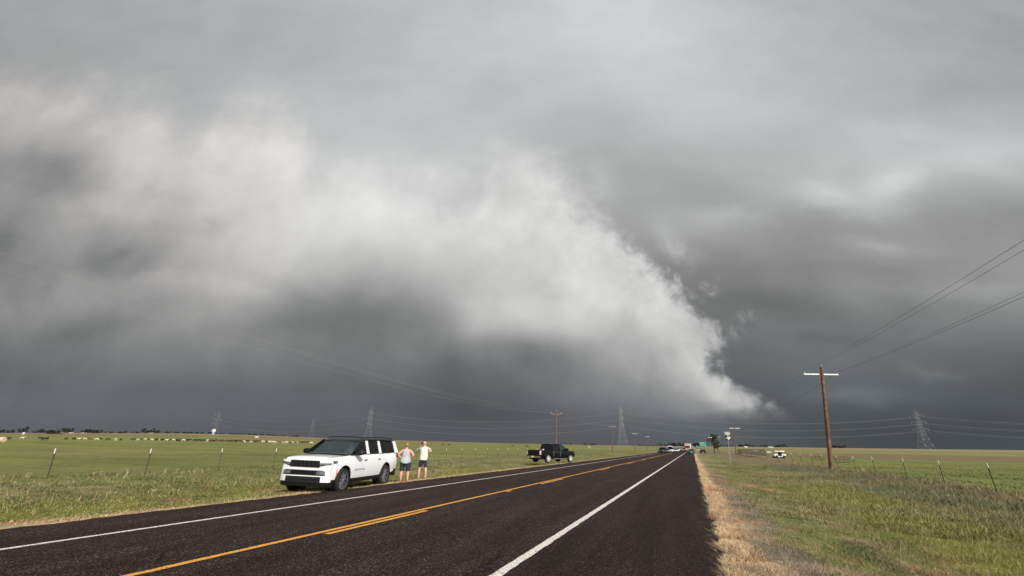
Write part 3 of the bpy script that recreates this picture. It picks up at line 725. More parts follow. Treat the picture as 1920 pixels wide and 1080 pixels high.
def side_patch(st, x0, x1, t0, t1, sgn=1, off=.005, nx=8, nt_=6, thick=.01, cut=None):
    m_ = MB(); vs = []; fs = []
    for i in range(nx+1):
        for j in range(nt_+1):
            p = side_pt(st, lerp(x0, x1, i/nx), lerp(t0, t1, j/nt_), off); vs.append((p[0], p[1]*sgn, p[2]))
    for i in range(nx):
        for j in range(nt_):
            a = i*(nt_+1)+j; q = (a, a+1, a+nt_+2, a+nt_+1); fs.append(q if sgn < 0 else q[::-1])
    n = len(vs); vs2 = [(x, y-sgn*thick, z) for x, y, z in vs]
    rim = [i*(nt_+1) for i in range(nx+1)]+[nx*(nt_+1)+j for j in range(1, nt_+1)]+[i*(nt_+1)+nt_ for i in range(nx-1, -1, -1)]+[j for j in range(nt_-1, 0, -1)]
    fs += [tuple(n+k for k in f[::-1]) for f in fs[:nx*nt_]]
    for k in range(len(rim)): a, b = rim[k], rim[(k+1) % len(rim)]; fs.append((a, b, n+b, n+a))
    return m_.add(vs+vs2, fs)
def cut_arches(o, axles, rad, zc, depth=.34, w=1.0):
    for xa in axles:
        for sg in (1, -1):
            c = MB().lathe([(0, -depth), (rad, -depth), (rad, .4), (0, .4)], (xa, sg*w, zc), (0, sg, 0), 32).build('cutter', None)
            md = o.modifiers.new('b', 'BOOLEAN'); md.operation = 'DIFFERENCE'; md.object = c; md.solver = 'EXACT'
            bake(o); me = c.data; bpy.data.objects.remove(c); bpy.data.meshes.remove(me)
    bm = bmesh.new(); bm.from_mesh(o.data)
    for f in bm.faces: f.smooth = True
    for e in bm.edges:
        if len(e.link_faces) == 2 and e.calc_face_angle(0) > R(32): e.smooth = False
    bm.to_mesh(o.data); bm.free()
def wheel(parent, x, y, r_, wd, spokes, rim_mat, sg, rr=.66, style='double', disc=None, steer=0):
    ax = (0, sg, 0)
    t_ = MB().lathe([(r_*rr, -wd/2), (r_*.93, -wd/2), (r_*.985, -wd*.36), (r_, -wd*.15), (r_, wd*.15), (r_*.985, wd*.36), (r_*.93, wd/2), (r_*rr, wd/2), (r_*rr, -wd/2)], (x, y, r_), ax, 36)
    wh = thing_part('wheel', parent)
    t_.build('tyre', rubber, wh, smooth=35)
    m_ = MB().lathe([(r_*rr*1.0, wd*.47), (r_*rr*.94, wd*.44), (r_*rr*.90, wd*.15), (0, wd*.1)], (x, y, r_), ax, 30)
    c = Vector((x, y, r_)); A = Vector((0, sg, 0)); e1 = Vector((1, 0, 0)); e2 = Vector((0, 0, 1))
    for k in range(spokes):
        q = 2*math.pi*k/spokes+.2; d_ = e1*math.cos(q)+e2*math.sin(q); p_ = e1*-math.sin(q)+e2*math.cos(q)
        def sp_(off, w0, w1):
            a = c+A*wd*.40; R0 = r_*.07; R1 = r_*rr*.95
            m_.plate([a+d_*R0-p_*w0+p_*off*.3, a+d_*R1-p_*w1+p_*off, a+d_*R1+p_*w1+p_*off, a+d_*R0+p_*w0+p_*off*.3][::1 if sg < 0 else -1], .03, 1)
        if style == 'double': sp_(.028, .008, .010); sp_(-.028, .008, .010)
        else: sp_(0, .035, .045)
    m_.lathe([(0, wd*.46), (r_*.09, wd*.45), (r_*.11, wd*.30)], (x, y, r_), ax, 14, 1)
    m_.lathe([(r_*rr*.93, wd*.46), (r_*rr*1.01, wd*.49), (r_*rr*1.03, wd*.44)], (x, y, r_), ax, 30, 1)
    m_.build('rim', [disc or dark_inner, rim_mat], wh, smooth=35)
    return wh
def thing_part(name, parent):
    o = bpy.data.objects.new(name, None); C.objects.link(o); o.parent = parent; o.empty_display_size = .1; return o
def text_mesh(s_, size, mtl, parent, name, loc, rot, ext=.002):
    cu_ = bpy.data.curves.new(name, 'FONT'); cu_.body = s_; cu_.size = size; cu_.extrude = ext; cu_.align_x = 'CENTER'; cu_.align_y = 'CENTER'; cu_.resolution_u = 2
    tmp = bpy.data.objects.new('tmp', cu_); C.objects.link(tmp)
    dg = bpy.context.evaluated_depsgraph_get(); me = bpy.data.meshes.new_from_object(tmp.evaluated_get(dg)); bpy.data.objects.remove(tmp)
    me.materials.clear(); o = link_mesh(name, me, mtl, parent); o.location = loc; o.rotation_euler = rot; return o

# ------------------------------------------------------------------ the white SUV
def suv():
    T = thing('suv', 'large white SUV with black roof, parked on the left verge facing the camera', 'SUV')
    st = [(2.60, .80, .46, 1.12), (2.57, .90, .44, 1.15), (2.46, .965, .42, 1.18), (2.2, 1.02, .41, 1.205), (1.8, 1.045, .40, 1.235), (1.2, 1.055, .39, 1.275), (.3, 1.055, .38, 1.29), (-1.2, 1.055, .39, 1.30), (-2.2, 1.045, .42, 1.305), (-2.6, 1.02, .48, 1.305), (-2.8, .98, .52, 1.29), (-2.85, .93, .56, 1.26)]
    rings = [section(x, w_, zb, zt, .035 if x > 1.2 else .0) for x, w_, zb, zt in st]
    body = MB().loft(rings).build('body', white_paint, T, smooth=32)
    cut_arches(body, (1.65, -1.65), .50, .44, .36, 1.0)
    # wheel-arch liners, underbody, cladding
    for xa in (1.65, -1.65):
        for sg in (1, -1):
            MB().lathe([(.505, -.02), (.485, -.02), (.485, -.34), (.505, -.34)], (xa, sg*1.035, .44), (0, sg, 0), 32, closed=True).build('wheel_arch', black_trim, T, smooth=30)
    MB().box((-.2, 0, .44), (5.0, 1.36, .36)).box((2.35, 0, .36), (.40, 1.70, .18)).box((-2.6, 0, .50), (.4, 1.75, .22)).build('underbody', dark_inner, T)
    for sg in (1, -1): MB().loft([[(x, sg*(.96), .30), (x, sg*1.045, .31), (x, sg*1.058, .40), (x, sg*1.052, .455), (x, sg*.97, .46)][::sg] for x in (1.12, 0, -1.12)]).build('sill_trim', black_trim, T, smooth=30)
    MB().loft([[(2.30, y, .26), (xf-.03, y, .24), (xf, y, .33), (xf-.01, y, .43), (2.3, y, .43)] for y, xf in ((-1.0, 2.40), (-.93, 2.53), (-.7, 2.60), (0, 2.625), (.7, 2.60), (.93, 2.53), (1.0, 2.40))]).build('front_skirt', black_trim, T, smooth=40)
    MB().loft([[(-2.5, y, .34), (xf+.03, y, .34), (xf, y, .42), (xf, y, .62), (-2.5, y, .62)] for y, xf in ((-1.02, -2.65), (-.9, -2.86), (0, -2.9), (.9, -2.86), (1.02, -2.65))]).build('rear_bumper', black_trim, T, smooth=40)
    # front face: a function giving x of the nose at (y)
    def nx(y): return 2.612-.02*abs(y)**2-.20*max(abs(y)-.70, 0)**1.5*3.2
    def nose(ys_, z0f, z1f, pr, name, m_, thick=.03, parent=T):
        b_ = MB(); r_ = []
        for y in ys_:
            z0, z1 = z0f(y), z1f(y); lean = .0
            r_.append([(nx(y)+pr, y, z0), (nx(y)+pr-.012, y, z1), (nx(y)-thick, y, z1), (nx(y)-thick, y, z0)])
        return b_.loft(r_).build(name, m_, parent, smooth=40)
    L_ = lambda a, b, n: [a+(b-a)*i/n for i in range(n+1)]
    nose(L_(-.99, .99, 24), lambda y: .40, lambda y: 1.135-.05*abs(y)**3, .012, 'front_fascia', white_paint, .10)
    g_ = nose(L_(-.60, .60, 12), lambda y: .885, lambda y: 1.105, .030, 'grille', black_trim)
    for k in range(7):
        yk = -.51+k*.17; MB().box((nx(yk)+.033, yk, .995), (.008, .085, .165)).build('grille_slot', dark_inner, g_)
        MB().box((nx(yk)+.036, yk+.06, .995), (.010, .010, .15)).build('grille_bar', alloy_dark, g_)
    for sg in (1, -1):
        yy = [sg*q for q in L_(.60, .985, 8)]
        if sg < 0: yy = yy[::-1]
        h_ = nose(yy, lambda y: .925+.06*(abs(y)-.6)/.385, lambda y: 1.105, .026, 'headlight', lampglass)
        nose(yy, lambda y: 1.03+.015*(abs(y)-.6)/.385, lambda y: 1.112, .031, 'light_bar', led_white, parent=h_)
        nose(yy, lambda y: .925+.06*(abs(y)-.6)/.385, lambda y: .985+.035*(abs(y)-.6)/.385, .029, 'lamp_lower_trim', black_trim, parent=h_)  # black strip along the bottom of the headlight
        # lamp wrap on the wing
        MB().plate([(2.50, sg*.965, .99), (2.18, sg*1.030, 1.04), (2.18, sg*1.030, 1.10), (2.50, sg*.967, 1.11)][::sg], .02).build('headlight_side', lampglass, h_)
        yy = [sg*q for q in L_(.52, .84, 6)]
        if sg < 0: yy = yy[::-1]
        nose(yy, lambda y: .655, lambda y: .765, .034, 'fog_light', lampglass)
    nose(L_(-.88, .88, 20), lambda y: .62, lambda y: .785, .024, 'air_intake', black_trim)
    nose(L_(-.70, .70, 14), lambda y: .375, lambda y: .575, .028, 'lower_intake', dark_inner)
    nose(L_(-.68, .68, 14), lambda y: .47, lambda y: .49, .034, 'intake_blade', black_trim)
    for sg in (1, -1): MB().plate([(2.17, sg*1.038, .60), (2.14, sg*1.044, .60), (2.16, sg*1.042, .84), (2.185, sg*1.036, .84)][::sg], .02).build('side_marker', amber, T)
    # doors: shallow patches standing proud of the body side
    for sg in (1, -1):
        for x0, x1, hx in ((1.08, .06, .22), (.03, -1.08, -.92)):
            d_ = side_patch(st, x0, x1, .06, .97, sg, off=.004).build('door', white_paint, T, smooth=40)
            hp = side_pt(st, hx, .80, .03); MB().box((hx, hp[1]*sg, hp[2]), (.20, .025, .035)).build('door_handle', silver, d_)
            if x0 > 1 and sg > 0:
                tp = side_pt(st, .62, .36, .008); text_mesh('GRAND WAGONEER', .085, mat('lettering_grey', (.22, .22, .23), .4), d_, 'door_lettering', (.62, tp[1], tp[2]), (R(90), 0, R(180)))
    # cabin
    zb = 1.305
    def G(x, t_, sg, off=0.0): return (x, sg*(lerp(.975, .815, t_)+off), lerp(zb, 1.82, t_))
    for sg in (1, -1):
        for nm, pts in (('front_window', [(1.02, 0), (.98, .12), (.42, .93), (.08, .95), (.06, 0)]), ('rear_door_window', [(-.09, 0), (-.05, .95), (-.95, .95), (-.99, 0)]), ('quarter_window', [(-1.14, 0), (-1.10, .95), (-2.33, .93), (-2.42, .75), (-2.46, .30), (-2.30, .04)])):
            p_ = [G(x, t_, sg, -.004) for x, t_ in pts]; MB().plate(p_ if sg > 0 else p_[::-1], .012).build('side_window', tint_glass, T)
        for pts in ([(.075, 0), (.095, .97), (-.06, .97), (-.10, 0)], [(-.98, 0), (-.94, .97), (-1.09, .97), (-1.15, 0)], [(-2.48, 0), (-2.47, .30), (-2.43, .75), (-2.35, .97), (-2.62, .97), (-2.80, 0)]):
            p_ = [G(x, t_, sg, .006) for x, t_ in pts]; MB().plate(p_ if sg > 0 else p_[::-1], .03).build('pillar', white_paint, T)
        p_ = [G(x, t_, sg, .008) for x, t_ in [(1.28, -.02), (1.30, .04), (.50, 1.0), (.30, 1.0), (.98, .05), (.94, -.02)]]; MB().plate(p_ if sg > 0 else p_[::-1], .04).build('front_pillar', black_paint, T)
        MB().tube([(.30, sg*.76, 1.885), (.15, sg*.76, 1.935), (-1.2, sg*.76, 1.955), (-2.3, sg*.76, 1.93), (-2.5, sg*.76, 1.885)], .020, 6).build('roof_rail', black_trim, T)
        mm = MB().loft([[(1.00+a, sg*y, 1.27+c), (1.07+a, sg*y, 1.35), (1.02+a, sg*y, 1.47-c), (.84+a, sg*y, 1.47-c), (.82+a, sg*y, 1.30+c)] for a, y, c in ((0, .98, .04), (.03, 1.08, .0), (.02, 1.26, .01), (-.03, 1.33, .04))]).build('mirror', black_trim, T, smooth=40)
        MB().box((-2.86, sg*.80, 1.18), (.03, .22, .12)).box((-2.76, sg*.995, 1.18), (.16, .03, .12)).build('tail_light', mat('dark_red_lens', (.05, .02, .02), .3), T)
    roof_st = [(.52, .70, 1.795), (.40, .775, 1.845), (-.2, .80, 1.89), (-1.3, .80, 1.905), (-2.2, .785, 1.89), (-2.62, .76, 1.87), (-2.76, .74, 1.845)]
    MB().loft([[(x, y*w_, z+dz_) for y, dz_ in ((-1.045, -.055), (-1.0, -.012), (-.8, .008), (0, .022), (.8, .008), (1.0, -.012), (1.045, -.055), (.9, -.07), (-.9, -.07))] for x, w_, z in roof_st]).build('roof', roof_black, T, smooth=40)
    # windscreen, curved
    r_ = []
    for k in range(9):
        q = -1+k/4; bx = 1.36-.13*q*q; tx = .50-.09*q*q
        r_.append([(bx, q*.93, 1.285), (tx, q*.775, 1.83), (tx-.012, q*.77, 1.82), (bx-.012, q*.92, 1.275)])
    MB().loft(r_).build('windscreen', windscreen, T, smooth=40)
    MB().plate([(1.50, .80, 1.325), (1.50, -.80, 1.325), (1.33, -.93, 1.31), (1.33, .93, 1.31)][::-1], .02).build('cowl', black_trim, T)
    MB().plate([(-2.80, -.90, 1.31), (-2.80, .90, 1.31), (-2.66, .76, 1.84), (-2.66, -.76, 1.84)], .02).build('rear_window', tint_glass, T)
    MB().box((1.05, 0, 1.31), (.50, 1.72, .05)).box((0.30, .42, 1.30), (.14, .50, .62)).box((.30, -.42, 1.30), (.14, .50, .62)).box((.27, .42, 1.66), (.10, .26, .17)).box((.27, -.42, 1.66), (.10, .26, .17)).box((-.6, 0, 1.40), (.14, 1.4, .5)).build('cabin_interior', mat('cabin_grey', (.10, .10, .10), .8), T)
    MB().lathe([(.17, -.012), (.19, 0), (.17, .012), (.16, 0)], (.84, .42, 1.30), (-1, 0, .45), 20, closed=True).build('steering_wheel', black_trim, T, smooth=40)
    MB().box((.62, 0, 1.70), (.03, .24, .07)).build('rear_view_mirror', black_trim, T)
    for xa in (1.65, -1.65):
        for sg in (1, -1): wheel(T, xa, sg*.90, .42, .275, 9, alloy, sg, rr=.70, style='double', disc=alloy_dark if 0 else dark_inner)
    MB().box((-2.14, 0, .33), (.02, 1.98, .24)).build('mud_flap', black_trim, T)
    return T
S = suv(); hx, hy = .179, -.984
S.location = (-13.56, 15.33, -.055); S.rotation_euler = (R(-1.1), R(.3), math.atan2(hy, hx))

# ------------------------------------------------------------------ black pickup
def pickup():
    T = thing('pickup_truck', 'black crew cab pickup with chrome wheels nosing onto the road from the left verge', 'pickup truck')
    st = [(2.72, .80, .58, 1.08), (2.66, .92, .55, 1.14), (2.4, .99, .52, 1.18), (1.84, 1.01, .50, 1.20), (1.1, 1.015, .48, 1.23), (.0, 1.015, .48, 1.23), (-1.02, 1.015, .50, 1.23), (-1.06, 1.015, .52, 1.22)]
    b_ = MB().loft([section(x, w_, zb, zt, .03 if x > 1.1 else 0) for x, w_, zb, zt in st]).build('body', black_paint, T, smooth=32); cut_arches(b_, (1.86,), .47, .45, .34, 1.0)
    # load bed: open tub
    bed = MB()
    for sg in (1, -1): bed.loft([[(x, sg*.90, .56), (x, sg*1.0, .58), (x, sg*1.015, .9), (x, sg*.99, 1.24), (x, sg*.90, 1.26), (x, sg*.90, 1.20)][::sg] for x in (-1.10, -2.0, -2.95, -3.02)])
    bb = bed.build('bed_side', black_paint, T, smooth=32); cut_arches(bb, (-1.82,), .47, .45, .34, 1.0)
    MB().box((-2.05, 0, .72), (1.86, 1.82, .08)).box((-1.12, 0, .96), (.05, 1.82, .5)).build('bed_floor', dark_inner, T)
    tg = MB().box((-3.05, 0, .90), (.06, 1.62, .62)).box((-3.055, 0, 1.225), (.09, 1.66, .04)).build('tailgate', black_paint, T)
    MB().box((-3.085, 0, 1.0), (.012, .5, .10)).build('tailgate_handle', black_trim, tg)
    for sg in (1, -1):
        MB().loft([[(-3.07, sg*.84, z), (-3.085, sg*.86, z), (-3.075, sg*.99, z), (-2.97, sg*1.02, z), (-2.95, sg*.95, z)][::sg] for z in (.80, .9, 1.05, 1.20)]).build('tail_light', mat('pale_red_lens', (.78, .50, .50), .2, var=.1), T, smooth=40)
        MB().plate([(2.70, sg*.62, .95), (2.62, sg*.95, .95), (2.62, sg*.95, 1.10), (2.70, sg*.62, 1.10)][::sg], .03).build('headlight', lampglass, T)
    rbp = MB().loft([[(-3.0, y, .48), (xf, y, .49), (xf, y, .66), (-3.0, y, .67)] for y, xf in ((-1.0, -3.10), (-.85, -3.22), (0, -3.24), (.85, -3.22), (1.0, -3.10))]).build('rear_bumper', chrome, T, smooth=40)
    MB().box((-3.245, 0, .60), (.012, .32, .16)).build('licence_plate', white_dull, rbp)
    MB().box((-.2, 0, .48), (5.2, 1.5, .30)).tube([(-2.6, .5, .42), (-3.15, .5, .42)], .04).build('chassis', dark_inner, T)
    # cab
    def G(x, t_, sg, off=0.): return (x, sg*(lerp(.955, .76, t_)+off), lerp(1.225, 1.84, t_))
    for sg in (1, -1):
        for nm, pts in (('a', [(1.20, .02), (.62, .90), (.18, .93), (.14, .02)]), ('b', [(.04, .02), (.08, .93), (-.72, .93), (-.80, .02)])):
            p_ = [G(x, t_, sg, 0) for x, t_ in pts]; MB().plate(p_ if sg > 0 else p_[::-1], .012).build('side_window', windscreen if nm == 'a' else tint_glass, T)
        fr_ = MB()
        for pts in ([(1.42, -.03), (1.20, .0), (.60, .94), (.66, 1.02)], [(.14, -.02), (.18, 1.0), (.08, 1.0), (.04, -.02)], [(-.80, -.02), (-.72, 1.0), (-.95, 1.0), (-1.05, -.02)], [(1.42, -.05), (1.42, .02), (-1.05, .02), (-1.05, -.05)][::-1]):
            p_ = [G(x, t_, sg, .006) for x, t_ in pts]; fr_.plate(p_ if sg > 0 else p_[::-1], .03)
        fr_.build('cab_frame', black_paint, T)
        for x0, x1, hx_ in ((1.22, .10, .24), (.08, -.96, -.62)):
            d_ = side_patch(st, x0, x1, .06, .96, sg).build('door', black_paint, T, smooth=40); hp = side_pt(st, hx_, .82, .03); MB().box((hx_, hp[1]*sg, hp[2]), (.2, .03, .045)).build('door_handle', chrome, d_)
            side_patch(st, x1+.01, x1-.035, .06, .96, sg, off=.006, nx=1, thick=.004).build('door_seam_glint', mat('painted_seam_glint', (.16, .17, .18), .4), d_)  # strip over the door gap, its glint painted as pale grey
        MB().tube([(1.2, sg*1.04, .40), (-1.1, sg*1.04, .40)], .05, 8).build('running_board', chrome, T, smooth=60)
        MB().loft([[(1.12, sg*y, 1.22), (1.17, sg*y, 1.30), (1.14, sg*y, 1.46), (.98, sg*y, 1.46), (.98, sg*y, 1.24)][::-1] for y in (.98, 1.06, 1.24, 1.27)]).build('mirror', black_paint, T, smooth=40)
    MB().loft([[(x, y*w_, z+dz_) for y, dz_ in ((-1.04, -.06), (-1, -.012), (0, .02), (1, -.012), (1.04, -.06), (.9, -.07), (-.9, -.07))] for x, w_, z in ((.66, .70, 1.84), (.5, .755, 1.885), (-.2, .765, 1.915), (-.8, .76, 1.905), (-.97, .74, 1.88))]).build('roof', black_paint, T, smooth=40)
    MB().plate([(1.44, -.90, 1.235), (1.44, .90, 1.235), (.66, .74, 1.84), (.66, -.74, 1.84)], .015).build('windscreen', windscreen, T)
    MB().plate([(-1.02, .88, 1.25), (-1.02, -.88, 1.25), (-.95, -.73, 1.85), (-.95, .73, 1.85)], .015).build('rear_window', tint_glass, T)
    MB().box((.1, 0, 1.26), (2.2, 1.8, .04)).box((.15, .4, 1.40), (.14, .5, .55)).box((.15, -.4, 1.40), (.14, .5, .55)).build('cabin_interior', MATS['cabin_grey'], T)
    for xa in (1.86, -1.82):
        for sg in (1, -1): wheel(T, xa, sg*.89, .42, .27, 6, bright_alloy, sg, rr=.68, style='single', disc=dark_inner)
    MB().tube([(-2.96, .86, 1.24), (-2.97, .87, 1.62)], .018).build('bed_pole', black_trim, T)
    return T
PK = pickup(); pb = at_r(1047, 50.5, 864)
PK.location = (pb.x-.62, pb.y, gzf(pb.x, pb.y)+.06); PK.rotation_euler = (0, 0, R(90-25))
ck = MB().loft([[(0+a, -.16, z), (.16+a, -.16, z), (.16+a, .16, z), (a, .16, z)] for a, z in ((0, 0), (0, .22), (.03, .30), (.05, .34))]).box((.08, 0, .36), (.20, .36, .03)).build('cooler', white_dull)
tag(ck, 'white cooler sitting inside the bed of the black pickup', 'cooler'); ck.matrix_world = Matrix.Translation(PK.location) @ Matrix.Rotation(R(65), 4, 'Z') @ Matrix.Translation((-1.45, .30, .97))

# ------------------------------------------------------------------ far traffic
def far_car(name, label, cat, paint_, kind='suv', loc=None, rz=0, roofm=None, group=None, rear=False):
    T = thing(name, label, cat, loc, rz, group)
    if kind == 'sedan': L2, W, Zt, Zr, cab = 2.35, .90, .92, 1.42, (.95, .25, -1.0, -1.75)
    else: L2, W, Zt, Zr, cab = 2.40, .96, 1.08, 1.78, (1.15, .55, -1.9, -2.2)
    if kind == 'van': Zr = 2.3; cab = (1.6, 1.2, -2.2, -2.3)
    if kind == 'pickup': L2 = 2.8; cab = (1.3, .7, -.7, -.9)
    st = [(L2, W*.8, .42, Zt-.18), (L2-.12, W*.95, .36, Zt-.10), (L2-.6, W, .33, Zt-.03), (.9, W, .32, Zt), (-L2+.5, W, .33, Zt+.02), (-L2+.1, W*.96, .38, Zt), (-L2, W*.85, .45, Zt-.05)]
    b_ = MB().loft([section(x, w_, zb, zt, .02) for x, w_, zb, zt in st]).build('body', paint_, T, smooth=35)
    MB().loft([[(x, y*w_, z) for y, z in ((-1, zb_), (1, zb_), (wt, Zr-.06), (-wt, Zr-.06))] for x, w_, zb_, wt in ((cab[0], W*.9, Zt-.02, .88), (cab[1], W*.93, Zt-.02, .82), (cab[2], W*.93, Zt-.02, .82), (cab[3], W*.9, Zt-.02, .86))] if 0 else
              [[(cab[0], -W*.88, Zt-.03), (cab[3], -W*.88, Zt-.03), (cab[2], -W*.72, Zr-.04), (cab[1], -W*.72, Zr-.04)], [(cab[0], W*.88, Zt-.03), (cab[3], W*.88, Zt-.03), (cab[2], W*.72, Zr-.04), (cab[1], W*.72, Zr-.04)]]).build('windows', tint_glass, T)
    MB().box(((cab[1]+cab[2])/2, 0, Zr-(.22 if kind == 'van' else .015)), (cab[1]-cab[2]+.08, W*(1.75 if kind == 'van' else 1.50), .48 if kind == 'van' else .06)).build('roof', roofm or paint_, T)
    for sg in (1, -1):
        for xa in (L2-.95, -L2+.95):
            MB().lathe([(0, -.1), (.34, -.1), (.34, .1), (.22, .12), (.20, .09), (0, .09)], (xa, sg*(W-.08), .34), (0, sg, 0), 16).build('wheel', [rubber, alloy][0], T, smooth=40)
        MB().box((L2-.05, sg*W*.62, Zt-.28), (.10, .34, .14)).build('headlight', led_white, T)
        MB().box((-L2+.05, sg*W*.72, Zt-.22), (.08, .22, .16)).build('tail_light', red_lens, T)
        MB().box((cab[0]-.12, sg*(W+.12), Zt+.05), (.12, .2, .14)).build('mirror', paint_, T)
    MB().box((L2-.01, 0, Zt-.42), (.04, W*1.1, .16)).box((L2-.02, 0, .42), (.08, W*1.6, .16)).build('grille', black_trim, T)
    MB().box((-L2-.01, 0, .55), (.03, .45, .14)).build('licence_plate', white_dull, T)
    return T
def put(px, r_): return at_r(px, r_, 845)
def rz(deg): return R(deg)
def gp(px, r_):
    p = put(px, r_); return (p.x, p.y, p.z+.05)
tr = [('suv', 'dark green SUV first in the far row of vehicles left of the road', 'SUV', mat('dark_green_paint', (.02, .035, .035), .3, coat=.6), 'suv', 1242.5, 150, -100),
      ('suv', 'silver hatchback with white bonnet just right of the dark green SUV', 'car', silver, 'sedan', 1250, 170, -92),
      ('suv', 'white roofed SUV in the far row, taller than the cars beside it', 'SUV', white_paint, 'van', 1257, 178, -88),
      ('car', 'white sedan in the far row, right of the tall white roofed SUV', 'car', white_paint, 'sedan', 1267.5, 190, -90),
      ('suv', 'white pickup in the middle of the far row of parked vehicles', 'pickup truck', white_paint, 'pickup', 1270.5, 225, -90),
      ('car', 'small white car near the right end of the far row', 'car', white_paint, 'sedan', 1277, 245, -90),
      ('car', 'white hatchback tucked in behind the middle of the far row', 'car', white_paint, 'suv', 1263.5, 205, -90),
      ('suv', 'white van shaped SUV close beside the cream box truck', 'SUV', white_paint, 'suv', 1285.5, 240, -91),
      ('car', 'cream coloured car at the right end of the far row', 'car', mat('cream_paint', (.62, .58, .42), .4), 'suv', 1282, 270, -92),
      ('car', 'blue car driving away on the right lane beside the edge line', 'car', blue_paint, 'sedan', 1296.5, 152, 90),
      ('suv', 'low black car parked in the grass under the green road sign', 'car', black_paint, 'sedan', 1318, 172, 88),
      ('car', 'pale car stopped far off on the right shoulder beyond the blue car', 'car', mat('cream_paint', (.62, .58, .42), .4), 'sedan', 1308, 300, 90)]
for nm, lb, cat_, pt, kd, px, r_, deg in tr: far_car({'SUV': 'suv', 'car': 'car', 'pickup truck': 'pickup_truck'}[cat_], lb, cat_, pt, kd, gp(px, r_), R(deg), group=None)
# semi trailer truck
p = gp(1290.5, 235); T = thing('semi_truck', 'tall cream box truck standing on the road beyond the white cars', 'truck', p, R(-93))
MB().box((-1.5, 0, 2.35), (7.5, 2.5, 2.7)).build('cargo_box', wall_cream, T); cb_ = MB().loft([[(3.6, -1.15, .6), (3.6, 1.15, .6), (3.6, 1.15, 2.6), (3.6, -1.15, 2.6)][::-1], [(2.4, -1.15, .6), (2.4, 1.15, .6), (2.4, 1.1, 3.4), (2.4, -1.1, 3.4)][::-1]]).box((4.1, 0, 1.1), (1.1, 1.9, .9)).build('cab', mat('dusty_rose_paint', (.42, .27, .22), .5), T)
MB().plate([(3.68, -1.0, 1.8), (3.68, 1.0, 1.8), (3.66, 1.0, 2.55), (3.66, -1.0, 2.55)], .05).build('windscreen', tint_glass, cb_)
for sg in (1, -1):
    for xa in (3.7, -2.8, -3.9): MB().lathe([(0, -.15), (.5, -.15), (.5, .15), (.3, .15), (.28, .1), (0, .1)], (xa, sg*1.05, .5), (0, sg, 0), 16).build('wheel', rubber, T, smooth=40)
    MB().box((4.66, sg*.7, 1.0), (.06, .3, .2)).build('headlight', led_white, T)

# ------------------------------------------------------------------ white utility vehicle in the field, right
pu = P(1461, 857.5); pu = at_r(1461, 118, 857)
T = thing('utility_vehicle', 'small white and red utility vehicle parked by the right fence', 'utility vehicle', (pu.x, pu.y, pu.z), R(200)); T.scale = (.85, .85, .85)
MB().loft([[(1.45, -.6, .45), (1.45, .6, .45), (1.40, .62, .95), (1.40, -.62, .95)][::-1], [(.6, -.72, .35), (.6, .72, .35), (.6, .70, 1.08), (.6, -.70, 1.08)][::-1]]).box((-.95, 0, .80), (1.05, 1.4, .42)).box((0, 0, .42), (1.4, 1.3, .16)).build('body', white_dull, T)
MB().box((-.05, 0, 1.70), (2.3, 1.4, .26)).box((.95, 0, 1.72), (.5, 1.42, .2)).build('roof', white_dull, T); MB().box((.25, 0, 1.80), (.9, 1.43, .12)).build('roof_stripe', red_paint, T)
rc = MB()
for sg in (1, -1): rc.tube([(.62, sg*.64, .95), (.55, sg*.62, 1.62), (-.75, sg*.62, 1.62), (-.85, sg*.66, .95)], .03).tube([(-.1, sg*.64, .45), (-.15, sg*.62, 1.62)], .05)
rc.build('roll_cage', black_trim, T)
MB().box((-.25, 0, 1.0), (.5, 1.2, .85)).box((.2, 0, .75), (.5, 1.2, .3)).build('seat', black_trim, T)
for sg in (1, -1):
    for xa in (.95, -.95): MB().lathe([(0, -.12), (.34, -.12), (.34, .12), (.19, .12), (.17, .08), (0, .08)], (xa, sg*.62, .34), (0, sg, 0), 16).build('wheel', rubber, T, smooth=40)
    MB().box((1.45, sg*.4, .82), (.05, .2, .1)).build('headlight', led_white, T)

